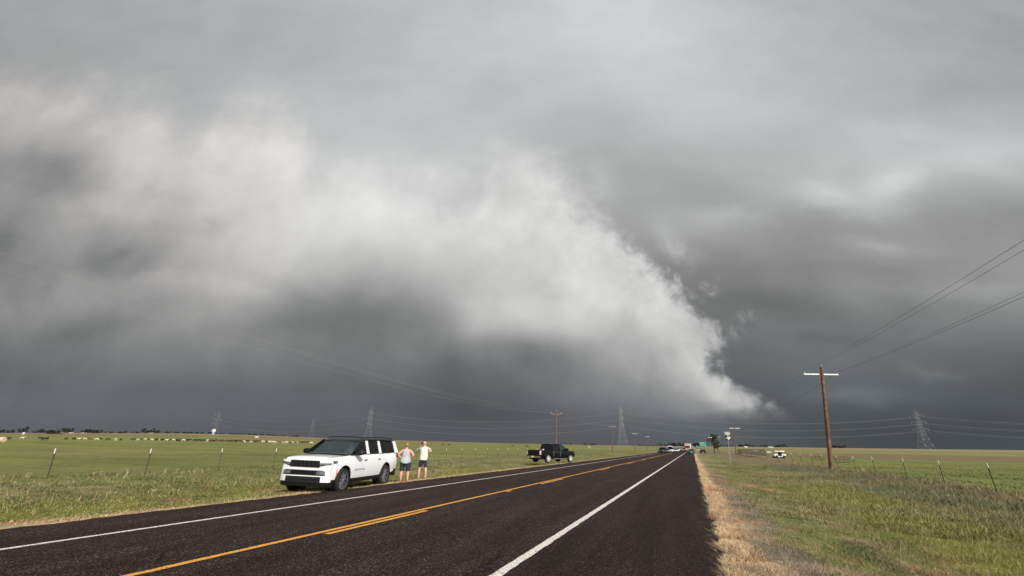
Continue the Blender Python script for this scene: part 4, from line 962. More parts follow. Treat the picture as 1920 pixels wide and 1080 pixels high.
# ================================================================== poles, wires, pylons
def wire(pts, rad, m_, label, group=None, name='power_line', cat_='power line'):
    o = MB().tube(pts, rad, 4, cap=False).build(name, m_); return tag(o, label, cat_, group)
def sag(a, b, s_, n=22): return [Vector(a).lerp(Vector(b), i/n)-Vector((0, 0, s_*4*(i/n)*(1-i/n))) for i in range(n+1)]
def pole(base, top, armz, armhalf, armdir, label, wm, armm, r0=.17, r1=.11, group=None, lean_arm=0.0, neutral=True, armoff=0.0, shape='flat'):
    T = thing('utility_pole', label, 'utility pole', base, 0, group); b_ = Vector((0, 0, -.3)); t_ = Vector(top)-Vector(base)
    MB().tube([b_]+[t_*k for k in (.0, .2, .4, .6, .8, 1.)], [r0]+[lerp(r0, r1, k) for k in (0, .2, .4, .6, .8, 1.)], 12).build('pole', wm, T, smooth=50)
    ad = Vector(armdir).normalized(); c = t_*(1-armz/t_.length)+Vector((-ad.y, ad.x, 0))*.16; c += ad*armoff
    e0 = c-ad*armhalf; e1 = c+ad*armhalf
    if shape == 'flat':
        m_ = MB(); q = Vector((-ad.y, ad.x, 0))*.05
        m_.add([e0-q-Vector((0, 0, .06)), e0+q-Vector((0, 0, .06)), e1+q-Vector((0, 0, .06)), e1-q-Vector((0, 0, .06)), e0-q+Vector((0, 0, .06)), e0+q+Vector((0, 0, .06)), e1+q+Vector((0, 0, .06)), e1-q+Vector((0, 0, .06))], [(3, 2, 1, 0), (4, 5, 6, 7), (0, 1, 5, 4), (1, 2, 6, 5), (2, 3, 7, 6), (3, 0, 4, 7)])
    else:
        m_ = MB().tube([e0+Vector((0, 0, .1)), c-ad*.5*armhalf-Vector((0, 0, .12)), c-Vector((0, 0, .25))], .05).tube([e1+Vector((0, 0, .1)), c+ad*.5*armhalf-Vector((0, 0, .12)), c-Vector((0, 0, .25))], .05)
    arm = m_.build('crossarm', armm, T)
    out = []
    for e in (e0, e1, t_):
        i_ = MB().lathe([(.02, 0), (.05, .05), (.03, .08), (.065, .12), (.04, .16), (.06, .20), (.0, .25)], e+Vector((0, 0, .05 if e is not t_ else 0))+(ad*.12 if e is e0 else (ad*-.12 if e is e1 else ad*0)), (0, 0, 1), 8).build('insulator', insul, T); 
        out.append(Vector(base)+e+Vector((0, 0, .28)))
    return T, out
# right line
bR = P(1553, 878); bR = Vector((12.5, 54.0, gzf(12.5, 54.0))); tR = top_at(bR, 1540, 688)
hz_ = (Vector((0, 54, 0))).normalized()
adR = Vector((cr[0], cr[1], 0)).normalized()
T0, eR = pole(bR, tR, .75, 1.80, adR, 'tall brown wooden pole with white crossarm standing nearest on the right', wood_pole, arm_white, .20, .14)
b2 = at_r(1379, 168, 846); t2 = top_at(b2, 1378, 800.5)
T1, e2 = pole(b2, t2, .4, 1.75, adR, 'distant pole with white crossarm just right of the route sign', wood_far, arm_white)
b3 = at_r(1345.5, 290, 846); t3 = top_at(b3, 1344.5, 818)
T2, e3 = pole(b3, t3, .4, 1.6, adR, 'farthest thin pole seen behind the dark tree', wood_far, arm_white)
bk = Vector((12.5, -30, gzf(12.5, -30))); bkt = bk+Vector((-.1, 0, tR.z-bk.z)); T9, e9 = pole(bk, bkt, .75, 1.8, (1, 0, 0), 'wooden pole with white crossarm behind the viewer', wood_pole, arm_white)
for i, nm in enumerate(('left arm end', 'right arm end', 'pole top')):
    pts = sag(e9[i], eR[i], 1.0)+sag(eR[i], e2[i], .9)[1:]+sag(e2[i], e3[i], .9)[1:]
    wire(pts, .009, wire_m, f'thin dark conductor strung from the {nm} of the near brown pole', 'conductors of the right roadside line')
nb = [x_+Vector((.15, 0, -1.25)) for x_ in (e9[1]*.3+e9[2]*.7, eR[1]*.65+eR[2]*.35, e2[2], e3[2])]
wire(sag(nb[0], eR[1]+Vector((-.25, 0, -.12)), 1.1)+sag(eR[1]+Vector((-.25, 0, -.12)), nb[2], 1.)[1:], .010, wire_m, 'lowest dark conductor running close beneath the right arm wire', 'conductors of the right roadside line')
# left line
LX = -31.0
lp = []
for i, (px, top, y_) in enumerate(((1042, 771, 99), (1148, 798, 163), (1190, 812, 236), (1214, 818, 300))):
    b_ = Vector((LX-.2, y_, gzf(LX, y_))); d = ray(px, 840); k = y_/d[1]; b_.x = d[0]*k; b_.z = gzf(b_.x, y_); t_ = top_at(b_, px+(1 if i == 0 else 0), top)
    lab = ['brown pole with curved crossarm rising behind the black pickup', 'thin reddish pole halfway between pickup and lattice pylon', 'thin dark pole just right of the central lattice pylon', 'far pole with pale crossarm left of the row of cars'][i]
    lp.append(pole(b_, t_, .55 if i == 0 else .3, 1.25, adR, lab, wood_far, mat('aged_arm', (.36, .30, .24), .8) if i < 2 else arm_white, .17, .11, shape='curve' if i == 0 else 'flat'))
bl = Vector((LX-1, -2, gzf(LX, -2))); lpb = pole(bl, bl+Vector((0, 0, 11.5)), .5, 1.25, (1, 0, 0), 'brown pole of the left line outside the picture', wood_far, arm_white)
for i in range(3):
    pts = sag(lpb[1][i], lp[0][1][i], 2.3, 30)
    for a, b_ in zip(lp, lp[1:]): pts += sag(a[1][i], b_[1][i], .8)[1:]
    wire(pts, .0042, mat('pale_conductor', (.42, .42, .42), .5), ['left', 'right', 'top'][i]+' faint conductor sweeping up to the upper left from the brown pole behind the pickup', 'conductors of the left roadside line')

def pylon(base, H, azr, label, wdt=1.0, foot=5.0):
    T = thing('lattice_pylon', label, 'pylon', base, azr, 'lattice pylons of the high voltage line'); m_ = MB(); rr = .085*wdt
    def hw(z): return lerp(foot, 1.5, min(z/(H*.50), 1)) if z < H*.50 else lerp(1.5, 1.0, (z-H*.5)/(H*.50))
    zs = [0, H*.17, H*.31, H*.42, H*.50, H*.57, H*.64, H*.71, H*.78, H*.85, H*.92]
    for sx_ in (1, -1):
        for sy in (1, -1):
            m_.tube([(sx_*hw(z), sy*hw(z), z) for z in zs]+[(sx_*.35, sy*.35, H)], rr, 4)
    br = MB()
    for a, b_ in zip(zs, zs[1:]):
        for q in range(4):
            c0 = [(1, 1), (1, -1), (-1, -1), (-1, 1)][q]; c1 = [(1, -1), (-1, -1), (-1, 1), (1, 1)][q]
            br.tube([(c0[0]*hw(a), c0[1]*hw(a), a), (c1[0]*hw(b_), c1[1]*hw(b_), b_)], rr*.6, 3); br.tube([(c1[0]*hw(a), c1[1]*hw(a), a), (c0[0]*hw(b_), c0[1]*hw(b_), b_)], rr*.6, 3)
            br.tube([(c0[0]*hw(b_), c0[1]*hw(b_), b_), (c1[0]*hw(b_), c1[1]*hw(b_), b_)], rr*.6, 3)
    m_.build('leg_frame', steel, T); br.build('bracing', steel, T); ends = []
    for k, zz in enumerate((.86, .70, .54)):
        z = H*zz; L_ = (7.2, 7.6, 8.0)[k]*H/38
        for sg in (1, -1):
            a = MB()
            for sx_ in (1, -1):
                a.tube([(sx_*hw(z), sg*hw(z), z-.5), (0, sg*L_, z)], rr*.8, 3).tube([(sx_*hw(z), sg*hw(z), z+1.2), (0, sg*L_, z)], rr*.6, 3)
            for s_ in (.35, .65): a.tube([(hw(z)*(1-s_), sg*lerp(hw(z), L_, s_), lerp(z-.5, z, s_)), (-hw(z)*(1-s_), sg*lerp(hw(z), L_, s_), lerp(z+1.2, z, s_))], rr*.5, 3)
            a.build('crossarm', steel, T); MB().tube([(0, sg*L_, z), (0, sg*L_, z-1.6)], .10, 5).build('insulator', insul, T)
            ends.append(Matrix.Translation(base) @ Matrix.Rotation(azr, 4, 'Z') @ Vector((0, sg*L_, z-1.6)))
    return T, ends
def pylon_at(px, ptop, r_, label, azr, wdt=1.0):
    b_ = at_r(px, r_, 835); t_ = top_at(b_, px, ptop); return pylon(b_, t_.z-b_.z, azr, label, wdt)
def rfor(px, depth):
    d = ray(px, 835); h = math.hypot(d[0], d[1]); return depth/((d[0]*cf[0]+d[1]*cf[1])/math.hypot(cf[0], cf[1])/h)
ra = math.atan2(cr[1], cr[0])
pE = pylon_at(1735, 767, rfor(1735, 400), 'lattice pylon on the right, standing in the brown field', ra)
pA = pylon_at(1168, 760, rfor(1168, 430), 'lattice pylon in the centre between two thin poles', ra)
pB = pylon_at(688, 762, rfor(688, 520), 'faint lattice pylon behind the white SUV', ra, .5)
pD = pylon_at(396, 769, rfor(396, 640), 'very faint lattice pylon above the white water tank', ra, .3)
pC = pylon_at(580, 783, rfor(580, 900), 'small faint lattice pylon above the herd of cattle', ra, .35)
pF = at_r(2300, rfor(2300, 380), 835); pF = pylon(pF, 38, ra, 'lattice pylon outside the right edge of the picture')
for i in range(6):
    seq = [pD, pB, pA, pE, pF]; pts = []
    for k, (a, b_) in enumerate(zip(seq, seq[1:])):
        s_ = sag(a[1][i], b_[1][i], (9, 9.5, 8, 6)[k]); pts += s_ if not pts else s_[1:]
    near = i % 2 == 1
    wire(pts, .032 if near else .012, wire_far, ['upper', 'middle', 'lower'][i//2]+' pale high voltage conductor on the '+('near' if near else 'far')+' side of the pylons', 'high voltage conductors between the pylons')

# ================================================================== fences
def fence(label, X0, ys_, wires, hgt, y_ext, group=None, xs_=None, lean=0.0):
    T = thing('fence', label, 'fence', (X0, ys_[0], gzf(X0, ys_[0])), 0, group); ox, oy, oz = T.location
    tops = []
    for i, y_ in enumerate(ys_):
        x = X0 if xs_ is None else xs_[i]; g_ = gzf(x, y_); lx, ly = rng.normal(0, .03), rng.normal(0, .03)
        a = Vector((x-ox, y_-oy, g_-oz-.3)); top = Vector((x-ox+lx+lean, y_-oy+ly, g_-oz+hgt)); mid = a.lerp(top, .86*(hgt+.3)/(hgt+.3)); sc_ = 1 if y_ < 70 else 1.3
        q = MB(); 
        q.tube([a, a.lerp(top, .87)], .018*sc_, 4).tube([a+Vector((0, .03, 0)), a.lerp(top, .87)+Vector((0, .03, 0))], .014, 4)
        o = q.build('post', post_green, T); MB().tube([a.lerp(top, .86), top], .025*sc_, 4).build('post_tip', post_white, o)
        tops.append((a+Vector((0, 0, .3)), top))
    w_ = MB()
    for h_ in wires:
        for (a0, t0), (a1, t1) in zip(tops, tops[1:]):
            p0 = a0.lerp(t0, h_); p1 = a1.lerp(t1, h_); w_.tube(sag(p0, p1, .02, 4), .0045 if y_ext < 200 else .0045, 3, cap=False)
    w_.build('wire', barb, T); return T
def fy(px, X, z=1.25, py=842):
    d = ray(px, py); return d[1]*X/d[0]
LFX = -28.5; pxs = [(-90, 843), (108, 842), (286, 842), (419, 842), (519, 842)]; yl = [fy(px, LFX, py=py) for px, py in pxs]
st_ = (yl[-1]-yl[1])/3.0; yl = [yl[1]-2*st_]+yl
while yl[-1] < 60: yl.append(yl[-1]+4.6)
far_px = [833, 862, 888, 911, 931, 950, 967]; yf = [fy(px, LFX-.3, py=845) for px in far_px]
yl = [y for y in yl if y < yf[0]-2.5]+yf; d_ = yf[-1]-yf[-2]
while yl[-1] < 175: yl.append(yl[-1]+5.5)
fence('barbed wire fence of green steel posts with white tips along the left field', LFX, yl, (.25, .45, .65, .84), 1.32, 175, xs_=[LFX+(fbm(y*.3, 0, 3, 9, 2)-.5)*.3 for y in yl], lean=0.0)
RFX = 13.4; pr = [(1855, 878), (1762, 873), (1693, 868), (1637, 864), (1600, 861), (1568, 859), (1540, 857.5), (1521, 856)]; yr_ = [fy(px, RFX, py=py) for px, py in pr]; yr_ = [yr_[0]-9, yr_[0]-4.6]+yr_
while yr_[-1] < 135: yr_.append(yr_[-1]+6.0)
fence('barbed wire fence of steel posts with pale tips along the right field', RFX, yr_, (.25, .45, .65, .84), 1.32, 135)
# pipe gate and corral far right
def pipe_panel(a, b_, label, rails, nposts, name='pipe_gate', cat_='gate', m_=rust, h=1.4, boards=False, rad=.04):
    a = Vector(a); b_ = Vector(b_); T = thing(name, label, cat_, a)
    d = b_-a
    for k in range(nposts):
        q = d*k/(nposts-1); MB().tube([(q.x, q.y, gzf(a.x+q.x, a.y+q.y)-a.z-.2), (q.x, q.y, gzf(a.x+q.x, a.y+q.y)-a.z+h)], rad*1.3, 6).build('post', m_, T)
    for k in range(rails):
        z = h*(.25+.72*k/(rails-1)); m2 = MB(); pp = [Vector((d.x*t_, d.y*t_, gzf(a.x+d.x*t_, a.y+d.y*t_)-a.z+z)) for t_ in (0, .25, .5, .75, 1)]
        if boards:
            n_ = Vector((-d.y, d.x, 0)).normalized()*.03
            for p, q in zip(pp, pp[1:]): m2.add([p+n_, q+n_, q+n_+Vector((0, 0, .30)), p+n_+Vector((0, 0, .30)), p-n_, q-n_, q-n_+Vector((0, 0, .30)), p-n_+Vector((0, 0, .30))], [(0, 1, 2, 3), (7, 6, 5, 4), (0, 4, 5, 1), (3, 2, 6, 7), (0, 3, 7, 4), (1, 5, 6, 2)])
        else: m2.tube(pp, rad, 5)
        m2.build('board' if boards else 'rail', m_, T)
    return T
def gpos(px, r_): return at_r(px, r_, 850)
pipe_panel(gpos(1392, 165), gpos(1437, 118), 'weathered tan board pen fence left of the white utility vehicle', 4, 9, 'pen_fence', 'fence', board, 1.5, boards=True)
pipe_panel(gpos(1384, 172), gpos(1391, 166), 'dark rusty pipe pen end beside the distant white crossarm pole', 5, 4, 'corral_panel', 'fence', rust, 1.6, rad=.07)
pipe_panel(gpos(1366, 176), gpos(1380, 172), 'grey pipe cattle guard railing behind the route sign post', 2, 4, 'railing', 'railing', steel, 1.0, rad=.06)
pipe_panel(gpos(1520, 96), gpos(1543, 92), 'thin rusty pipe gate lying just left of the brown pole', 3, 4, 'pipe_gate', 'gate', rust, .8, rad=.022)
# feeder right of the pole
pf = gpos(1575, 88); T = thing('cattle_feeder', 'rusty round cattle feeder standing just right of the brown pole', 'cattle feeder', pf)
for z in (.1, .5, .85): MB().tube([(1.1*math.cos(k*math.pi/10), .9*math.sin(k*math.pi/10), z) for k in range(21)], .024, 5, cap=False).build('ring', rust, T)
for k in range(12): MB().tube([(1.1*math.cos(k*math.pi/6), .9*math.sin(k*math.pi/6), 0), (1.1*math.cos(k*math.pi/6+.2), .9*math.sin(k*math.pi/6+.2), .85)], .02, 5).build('upright', rust, T)

# ================================================================== signs
bs = at_r(1368.2, 66, 862); T = thing('route_sign', 'white junction plate over a black marker with white state outline on a thin post', 'road sign', bs)
hd = math.atan2(-bs.x, bs.y)
Z = lambda px, py: top_at(bs, px, py)-bs
zt = Z(1363, 809.5).z; zc = Z(1363, 815.8).z; z3 = Z(1365, 825.5).z; lx = Z(1364.2, 817)
MB().tube([(0, 0, -.3), (lx.x, lx.y, zt-.05)], .035, 6).build('post', steel, T)
wpx = (Z(1368.3, 812)-Z(1358.3, 812)).length
fc = Matrix.Translation(Vector((Z(1363.3, 812).x, Z(1363.3, 812).y, 0))) @ Matrix.Rotation(hd, 4, 'Z')
pl = MB().box((0, -.05, (zt+zc)/2), (wpx, .012, zt-zc)).build('junction_plate', sign_white, T); pl.matrix_local = fc
tj = text_mesh('JCT', (zt-zc)*.95, sign_black, pl, 'lettering', (0, -.062, (zt+zc)/2), (R(90), 0, 0))
for z in ((zt+zc)/2+(zt-zc)*.46, (zt+zc)/2-(zt-zc)*.46): MB().box((0, -.058, z), (wpx*.94, .003, .018)).build('border', sign_black, pl)
fc2 = Matrix.Translation(Vector((Z(1365, 821).x, Z(1365, 821).y, 0))) @ Matrix.Rotation(hd, 4, 'Z')
hh = zc-z3-.02; mk = MB().box((0, -.05, (zc+z3)/2-.02), (hh*1.02, .012, hh)).build('route_marker', sign_black, T); mk.matrix_local = fc2
tex = [(.42, 1.0), (.62, 1.0), (.62, .78), (.80, .74), (.97, .72), (1.0, .50), (.98, .38), (.82, .27), (.70, .16), (.68, .0), (.55, .06), (.46, .22), (.36, .30), (.28, .24), (.18, .36), (.06, .50), (.02, .55), (.42, .56)]
pts = [((x-.5)*hh*.96, -.058, (zc+z3)/2-.02+(y-.5)*hh*.96) for x, y in tex]
MB().plate(pts[::-1], .004).build('state_outline', sign_white, mk)
MB().box((.04*hh, -.062, (zc+z3)/2), (hh*.42, .002, hh*.10)).build('marker_text', mat('faded_ink', (.32, .32, .31), .6), mk)
# green guide sign
def guide(px0, px1, py0, py1, r_, label, m_, pyb, lines=True):
    b_ = at_r((px0+px1)/2, r_, 845); a = top_at(b_, px0, py0)-b_; c = top_at(b_, px1, py1)-b_; T = thing('guide_sign', label, 'road sign', b_)
    wv_ = math.hypot(c.x-a.x, c.y-a.y); h_ = a.z-c.z; zc_ = (a.z+c.z)/2; q = Matrix.Rotation(math.atan2(-b_.x, b_.y), 4, 'Z')
    p_ = MB().box((0, -.08, zc_), (wv_, .03, h_)).build('panel', m_, T); p_.matrix_local = q
    for sg in (1, -1):
        o = MB().tube([(sg*wv_*.32, 0, -.3), (sg*wv_*.32, 0, a.z)], .06, 5).build('leg', steel, T); o.matrix_local = q
    if lines:
        for z, w0, x0 in ((zc_+h_*.22, .55, -.08), (zc_-h_*.2, .42, -.2), (zc_-h_*.2, .14, .34)): MB().box((x0*wv_, -.098, z), (wv_*w0, .004, h_*.16)).build('faint_legend', mat('pale_legend', (.35, .58, .50), .5), p_)
        for z in (zc_+h_*.46, zc_-h_*.46): MB().box((0, -.098, z), (wv_*.97, .004, h_*.04)).build('border', sign_white, p_)
guide(1312.5, 1326.5, 829, 836, 185, 'large green guide sign beside the dark tree on the right verge', sign_green, 845)
guide(1305.8, 1311.5, 836, 839.5, 330, 'small teal guide sign far down the right verge', sign_teal, 842, lines=False)
# light pole
bq = at_r(1332, 200, 845); tq = top_at(bq, 1331, 819); T = thing('light_pole', 'twin white floodlights on a thin pole between green sign and tree', 'light pole', bq)
MB().tube([(0, 0, -.2), tq-bq], [.06, .04], 5).build('pole', steel, T)
for sg in (1, -1):
    o = MB().lathe([(0, .18), (.16, .1), (.24, 0), (.20, -.12), (0, -.12)], (tq-bq)+Vector((sg*.42, -.1, -.3)), (0, -1, .2), 10).build('lamp_head', white_dull, T)
MB().tube([(tq-bq)+Vector((-.42, 0, -.2)), (tq-bq)+Vector((.42, 0, -.2))], .04, 5).build('bracket', steel, T)

# ================================================================== trees
foliage = bpy.data.materials.new('foliage'); foliage.use_nodes = True; t = NT(foliage.node_tree); b = t.n['Principled BSDF']
oi = t.new('ShaderNodeTexCoord').outputs['Object']; t.put(b.inputs['Base Color'], t.mix(t.rng(t.noise(oi, 1.2, 5, .7), .35, .65), (.022, .034, .012, 1), (.065, .082, .026, 1))); b.inputs['Roughness'].default_value = .85
far_fol = mat('far_foliage', (.022, .028, .018), .9, var=.4, vscale=.6)
bark = mat('bark', (.07, .05, .035), .9, var=.3)
def tree(name, label, loc, H, W, seed, fol=None, group=None, heads=1, n=900, leaf=.28, cat_='tree', build=True):
    rg = random.Random(seed); T = thing(name, label, cat_, loc, rg.random()*6, group); tb_ = MB(); cr_ = MB(); lobes = []
    th_ = H*.30; tb_.tube([(0, 0, -.2), (.05*W, 0, th_), (.02*W, .03*W, H*.62)], [.045*W+.05, .035*W+.03, .012*W+.02], 7)
    for k in range(6+3*heads):
        a = rg.random()*6.28; z = H*(.30+.60*rg.random()); q = W*.5*(.75-.5*abs(z/H-.52))*rg.uniform(.4, 1.)
        c = Vector((math.cos(a)*q, math.sin(a)*q, z)); lobes.append((c, W*rg.uniform(.16, .30), H*rg.uniform(.08, .15)))
        tb_.tube([(.02*W, 0, min(z*.65, H*.55)), c], [.018*W+.01, .008*W], 4)
    for hd_ in range(heads): lobes.append((Vector((W*.2*(hd_-.5*(heads-1))*2, 0, H*(.90-.08*hd_))), W*.15, H*.10))
    for k in range(n):
        c, rw, rh = lobes[k % len(lobes)]; u_ = Vector((rg.gauss(0, 1), rg.gauss(0, 1), rg.gauss(0, 1))).normalized()*rg.random()**.4
        p = c+Vector((u_.x*rw, u_.y*rw, u_.z*rh)); d1 = Vector((rg.gauss(0, 1), rg.gauss(0, 1), rg.gauss(0, .6))).normalized()*leaf*rg.uniform(.5, 1.2); d2 = d1.cross(Vector((rg.gauss(0, 1), rg.gauss(0, 1), rg.gauss(0, 1)))).normalized()*leaf*rg.uniform(.4, .9)
        b0 = len(cr_.v); cr_.v += [tuple(p-d1), tuple(p+d2), tuple(p+d1), tuple(p-d2)]; cr_.f.append((b0, b0+1, b0+2, b0+3)); cr_.mi.append(0)
    tb_.build('trunk', bark, T, smooth=50); me = cr_.mesh('crown', None, fix=False); link_mesh('crown', me, fol or foliage, T)
    return T
tree('broadleaf_tree', 'dark bushy tree standing alone right of the green sign', at_r(1339.5, 205, 845), 7.6, 5.2, 3, heads=2, n=1900, leaf=.20)
tree('broadleaf_tree', 'lower scrubby tree touching the dark bushy tree on its right', at_r(1347, 235, 845), 5.4, 3.4, 5, heads=1, n=700, leaf=.22)
tree('broadleaf_tree', 'low dark tree just left of the green sign', at_r(1308, 420, 845), 6.0, 8.5, 6, heads=1, n=600, leaf=.4, fol=far_fol)
protos = [tree('far_tree', 'x', (0, 0, -500), 8, w_, 20+i, fol=far_fol, heads=1, n=330, leaf=.75) for i, w_ in enumerate((9, 13, 7))]
spots = []
def far_tree(px, hpx, wpx, idx, dep=1330, lbl='dark distant tree on the horizon, one of the scattered shelter belt', grp='trees along the horizon'):
    r_ = rfor(px, dep); pyh = np.interp(px, [s_[0] for s_ in SKYL], [s_[1] for s_ in SKYL]); o = protos[idx]
    c = copy_tree(o); c.location = at_r(px, min(r_, 1460), pyh); sc_ = hpx*dep/FPX/8; c.scale = (wpx*dep/FPX/(9, 13, 7)[idx],)*2+(sc_*1.15,); c.rotation_euler = (0, 0, random.random()*6)
    c['label'] = lbl; c['group'] = grp; c['category'] = 'tree'; return c
rt = random.Random(5)
for a, b_, n_, h0, h1 in ((-10, 28, 6, 2.2, 4.5), (34, 50, 3, 5, 7.5), (64, 104, 8, 3, 5.), (106, 140, 6, 3, 6.5), (150, 190, 9, 2.5, 5.5), (196, 262, 7, 1.5, 3), (268, 300, 6, 3.5, 7), (308, 400, 12, 1.5, 3), (405, 560, 22, 1.3, 2.6), (1060, 1075, 2, 2, 3.5), (1095, 1118, 5, 1.5, 3), (1195, 1235, 5, 1.2, 2.4), (1236, 1256, 5, 3.0, 5.5), (1256, 1285, 8, 3.5, 6.5), (1300, 1312, 3, 3, 5.5), (1352, 1372, 4, 2, 3.5), (1384, 1392, 3, 3, 5), (1392, 1480, 17, 1.5, 4.5), (1560, 1585, 7, 1.8, 4.2)):
    for k in range(n_):
        px = lerp(a, b_, (k+rt.random()*.9)/n_); hh_ = rt.uniform(h0, h1)
        zone = ('the left edge' if px < 32 else 'the left barn' if px < 145 else 'the left pasture' if px < 300 else 'the herd and the water tank' if px < 600 else 'the reddish pole' if px < 1150 else 'the row of far vehicles' if px < 1290 else 'the green sign and route sign' if px < 1376 else 'the board pen' if px < 1500 else 'the brown pole, on its right')
        sz = 'low' if hh_ < 2.6 else 'middling' if hh_ < 4.2 else 'tall'
        far_tree(px, hh_, rt.uniform(4, 9) if b_-a > 20 else rt.uniform(4, 7), rt.randrange(3), lbl=f'{sz} dark tree on the horizon by {zone}', grp=f'{sz} horizon trees by {zone}')
for k in range(11): far_tree(88+k*2.6+rt.random(), rt.uniform(2, 3.4), rt.uniform(4, 7), rt.randrange(3), 900, 'low dark bush in the clump in front of the left horizon', 'bushes in the mid-distance clump')
for p in protos:
    for ch in list(p.children): bpy.data.objects.remove(ch)
    bpy.data.objects.remove(p)

# ================================================================== distant buildings, tank
def house(px, wpx, hpx, dep, label, wm, rm_, py=830, cat_='house'):
    b_ = at_r(px, rfor(px, dep), py); s_ = dep/FPX; W_ = wpx*s_; H_ = hpx*s_; T = thing('farm_building', label, cat_, b_, ra)
    MB().box((0, 0, H_*.3), (W_, W_*.6, H_*.62)).build('wall', wm, T)
    MB().loft([[(-W_*.54, -W_*.36, H_*.6), (-W_*.54, W_*.36, H_*.6), (-W_*.54, 0, H_)], [(W_*.54, -W_*.36, H_*.6), (W_*.54, W_*.36, H_*.6), (W_*.54, 0, H_)]]).build('roof', rm_, T)
    for q in (-.28, .1, .32): MB().box((q*W_, -W_*.302, H_*.32), (W_*.10, .05, H_*.22)).build('window', tint_glass, T)
wd_ = white_dull
house(43.5, 3, 3.2, 820, 'small white shed below the leftmost tall horizon tree', wd_, wd_, 815)
house(133, 5.5, 2.4, 1100, 'white roofed barn on the left horizon beside a dark tree', wd_, wd_, 812)
house(115, 3.2, 2.8, 1000, 'small cream house on the left horizon, left of the white roofed barn', wall_cream, wall_cream, 812)
house(157, 7, 1.8, 1200, 'long low cream building among trees on the left horizon', wall_cream, wall_cream, 812)
house(283, 6, 1.6, 1250, 'low pale building beneath the tree pair on the left horizon', wall_cream, wall_cream, 812)
house(1398, 5, 1.7, 1100, 'tiny white roofed house on the horizon right of the distant pole', wd_, wd_, 838)
house(1444, 9, 1.5, 1150, 'long white shed on the horizon above the utility vehicle', wd_, wd_, 838)
house(482, 5, 2, 900, 'tiny white shelter in the pasture above the cattle', wd_, wd_, 818)
house(1415, 9, 1.7, 300, 'low white trough building behind the tan board pen', wd_, wd_, 846, 'shed')
house(1441, 6, 1.7, 240, 'low white shed just left of the white utility vehicle', wd_, wd_, 848, 'shed')
bt = at_r(400, rfor(400, 1180), 812); tt = top_at(bt, 400, 804.4); Ht = max(tt.z-bt.z, 2*3.2*1180/FPX); T = thing('water_tank', 'round white water tank standing beneath the very faint pylon', 'water tank', bt); rt_ = 3.2*1180/FPX
MB().lathe([(0, Ht-2*rt_)]+[(rt_*math.sin(q*math.pi/12), Ht-rt_-rt_*math.cos(q*math.pi/12)) for q in range(1, 12)]+[(0, Ht)], (0, 0, 0), (0, 0, 1), 20).build('tank', white_dull, T, smooth=60)
MB().lathe([(rt_*.9, 0), (rt_*.5, Ht-1.7*rt_)], (0, 0, 0), (0, 0, 1), 12).build('base', steel, T)
bh = at_r(2.5, rfor(2.5, 150), 828); T = thing('hay_bale', 'pale round hay bale at the left edge of the pasture', 'hay bale', bh, 0)
MB().lathe([(0, -.75), (.72, -.75), (.80, -.68), (.80, .68), (.72, .75), (0, .75)], (0, 0, .78), (cr[0], cr[1], 0.0), 24).build('straw', mat('straw', (.62, .48, .36), .95, var=.2, vscale=14, bump=.6), T, smooth=40)
MB().tube([(cr[0]*.3+.82*math.cos(k*math.pi/8)*-cr[1], cr[1]*.3+.82*math.cos(k*math.pi/8)*cr[0], .78+.82*math.sin(k*math.pi/8)) for k in range(17)], .01, 3, cap=False).build('twine', wd_, T)

# ================================================================== figures (skin-modifier bodies)
def skin_mesh(name, verts, edges, radii, m_, parent=None, root=0, sub=2, smooth=True):
    me = bpy.data.meshes.new(name); me.from_pydata([tuple(v) for v in verts], edges, []); o = bpy.data.objects.new(name, me); C.objects.link(o)
    sk = o.modifiers.new('s', 'SKIN'); sk.use_smooth_shade = True; sk.branch_smoothing = .4
    for i, r_ in enumerate(radii):
        d = me.skin_vertices[0].data[i]; rr = r_ if isinstance(r_, tuple) else (r_, r_); d.radius = rr; d.use_root = (i == root)
    if sub: s2_ = o.modifiers.new('u', 'SUBSURF'); s2_.levels = sub; s2_.render_levels = sub
    bake(o); o.data.materials.clear(); o.data.materials.append(m_)
    if parent is not None: o.parent = parent
    return o
class SK:
    def __init__(s): s.v = []; s.e = []; s.r = []
    def p(s, co, r_, link=None): 
        s.v.append(Vector(co)); s.r.append(r_)
        if link is not None: s.e.append((link, len(s.v)-1))
        return len(s.v)-1
    def hand(s, wrist_i, wrist, dirv_, palm_n, side, curl=.4, sc_=1.0):
        """palm plus five separate bent fingers; dirv_: hand direction, palm_n: normal out of the palm, side: thumb direction"""
        d = Vector(dirv_).normalized(); n = Vector(palm_n).normalized(); t_ = Vector(side).normalized(); W_ = Vector(wrist)
        pm = s.p(W_+d*.045*sc_, (.034*sc_, .017*sc_), wrist_i); pe = s.p(W_+d*.085*sc_, (.038*sc_, .014*sc_), pm)
        for k, (o_, L_) in enumerate(((.030, .068), (.010, .078), (-.010, .073), (-.029, .056))):
            b_ = W_+d*.095*sc_+t_*o_*sc_; q = s.p(b_, .0095*sc_, pe)
            dd = (d+n*curl*.6).normalized(); q2 = s.p(b_+dd*L_*.5*sc_, .0085*sc_, q); d3 = (d+n*curl*1.6).normalized(); s.p(b_+dd*L_*.5*sc_+d3*L_*.5*sc_, .007*sc_, q2)
        b_ = W_+d*.035*sc_+t_*.036*sc_; q = s.p(b_, .013*sc_, pm); q2 = s.p(b_+(d*.5+t_*.8+n*.3).normalized()*.034*sc_, .010*sc_, q); s.p(b_+(d*.5+t_*.8+n*.3).normalized()*.034*sc_+(d*.9+t_*.2+n*.4).normalized()*.028*sc_, .0085*sc_, q2)
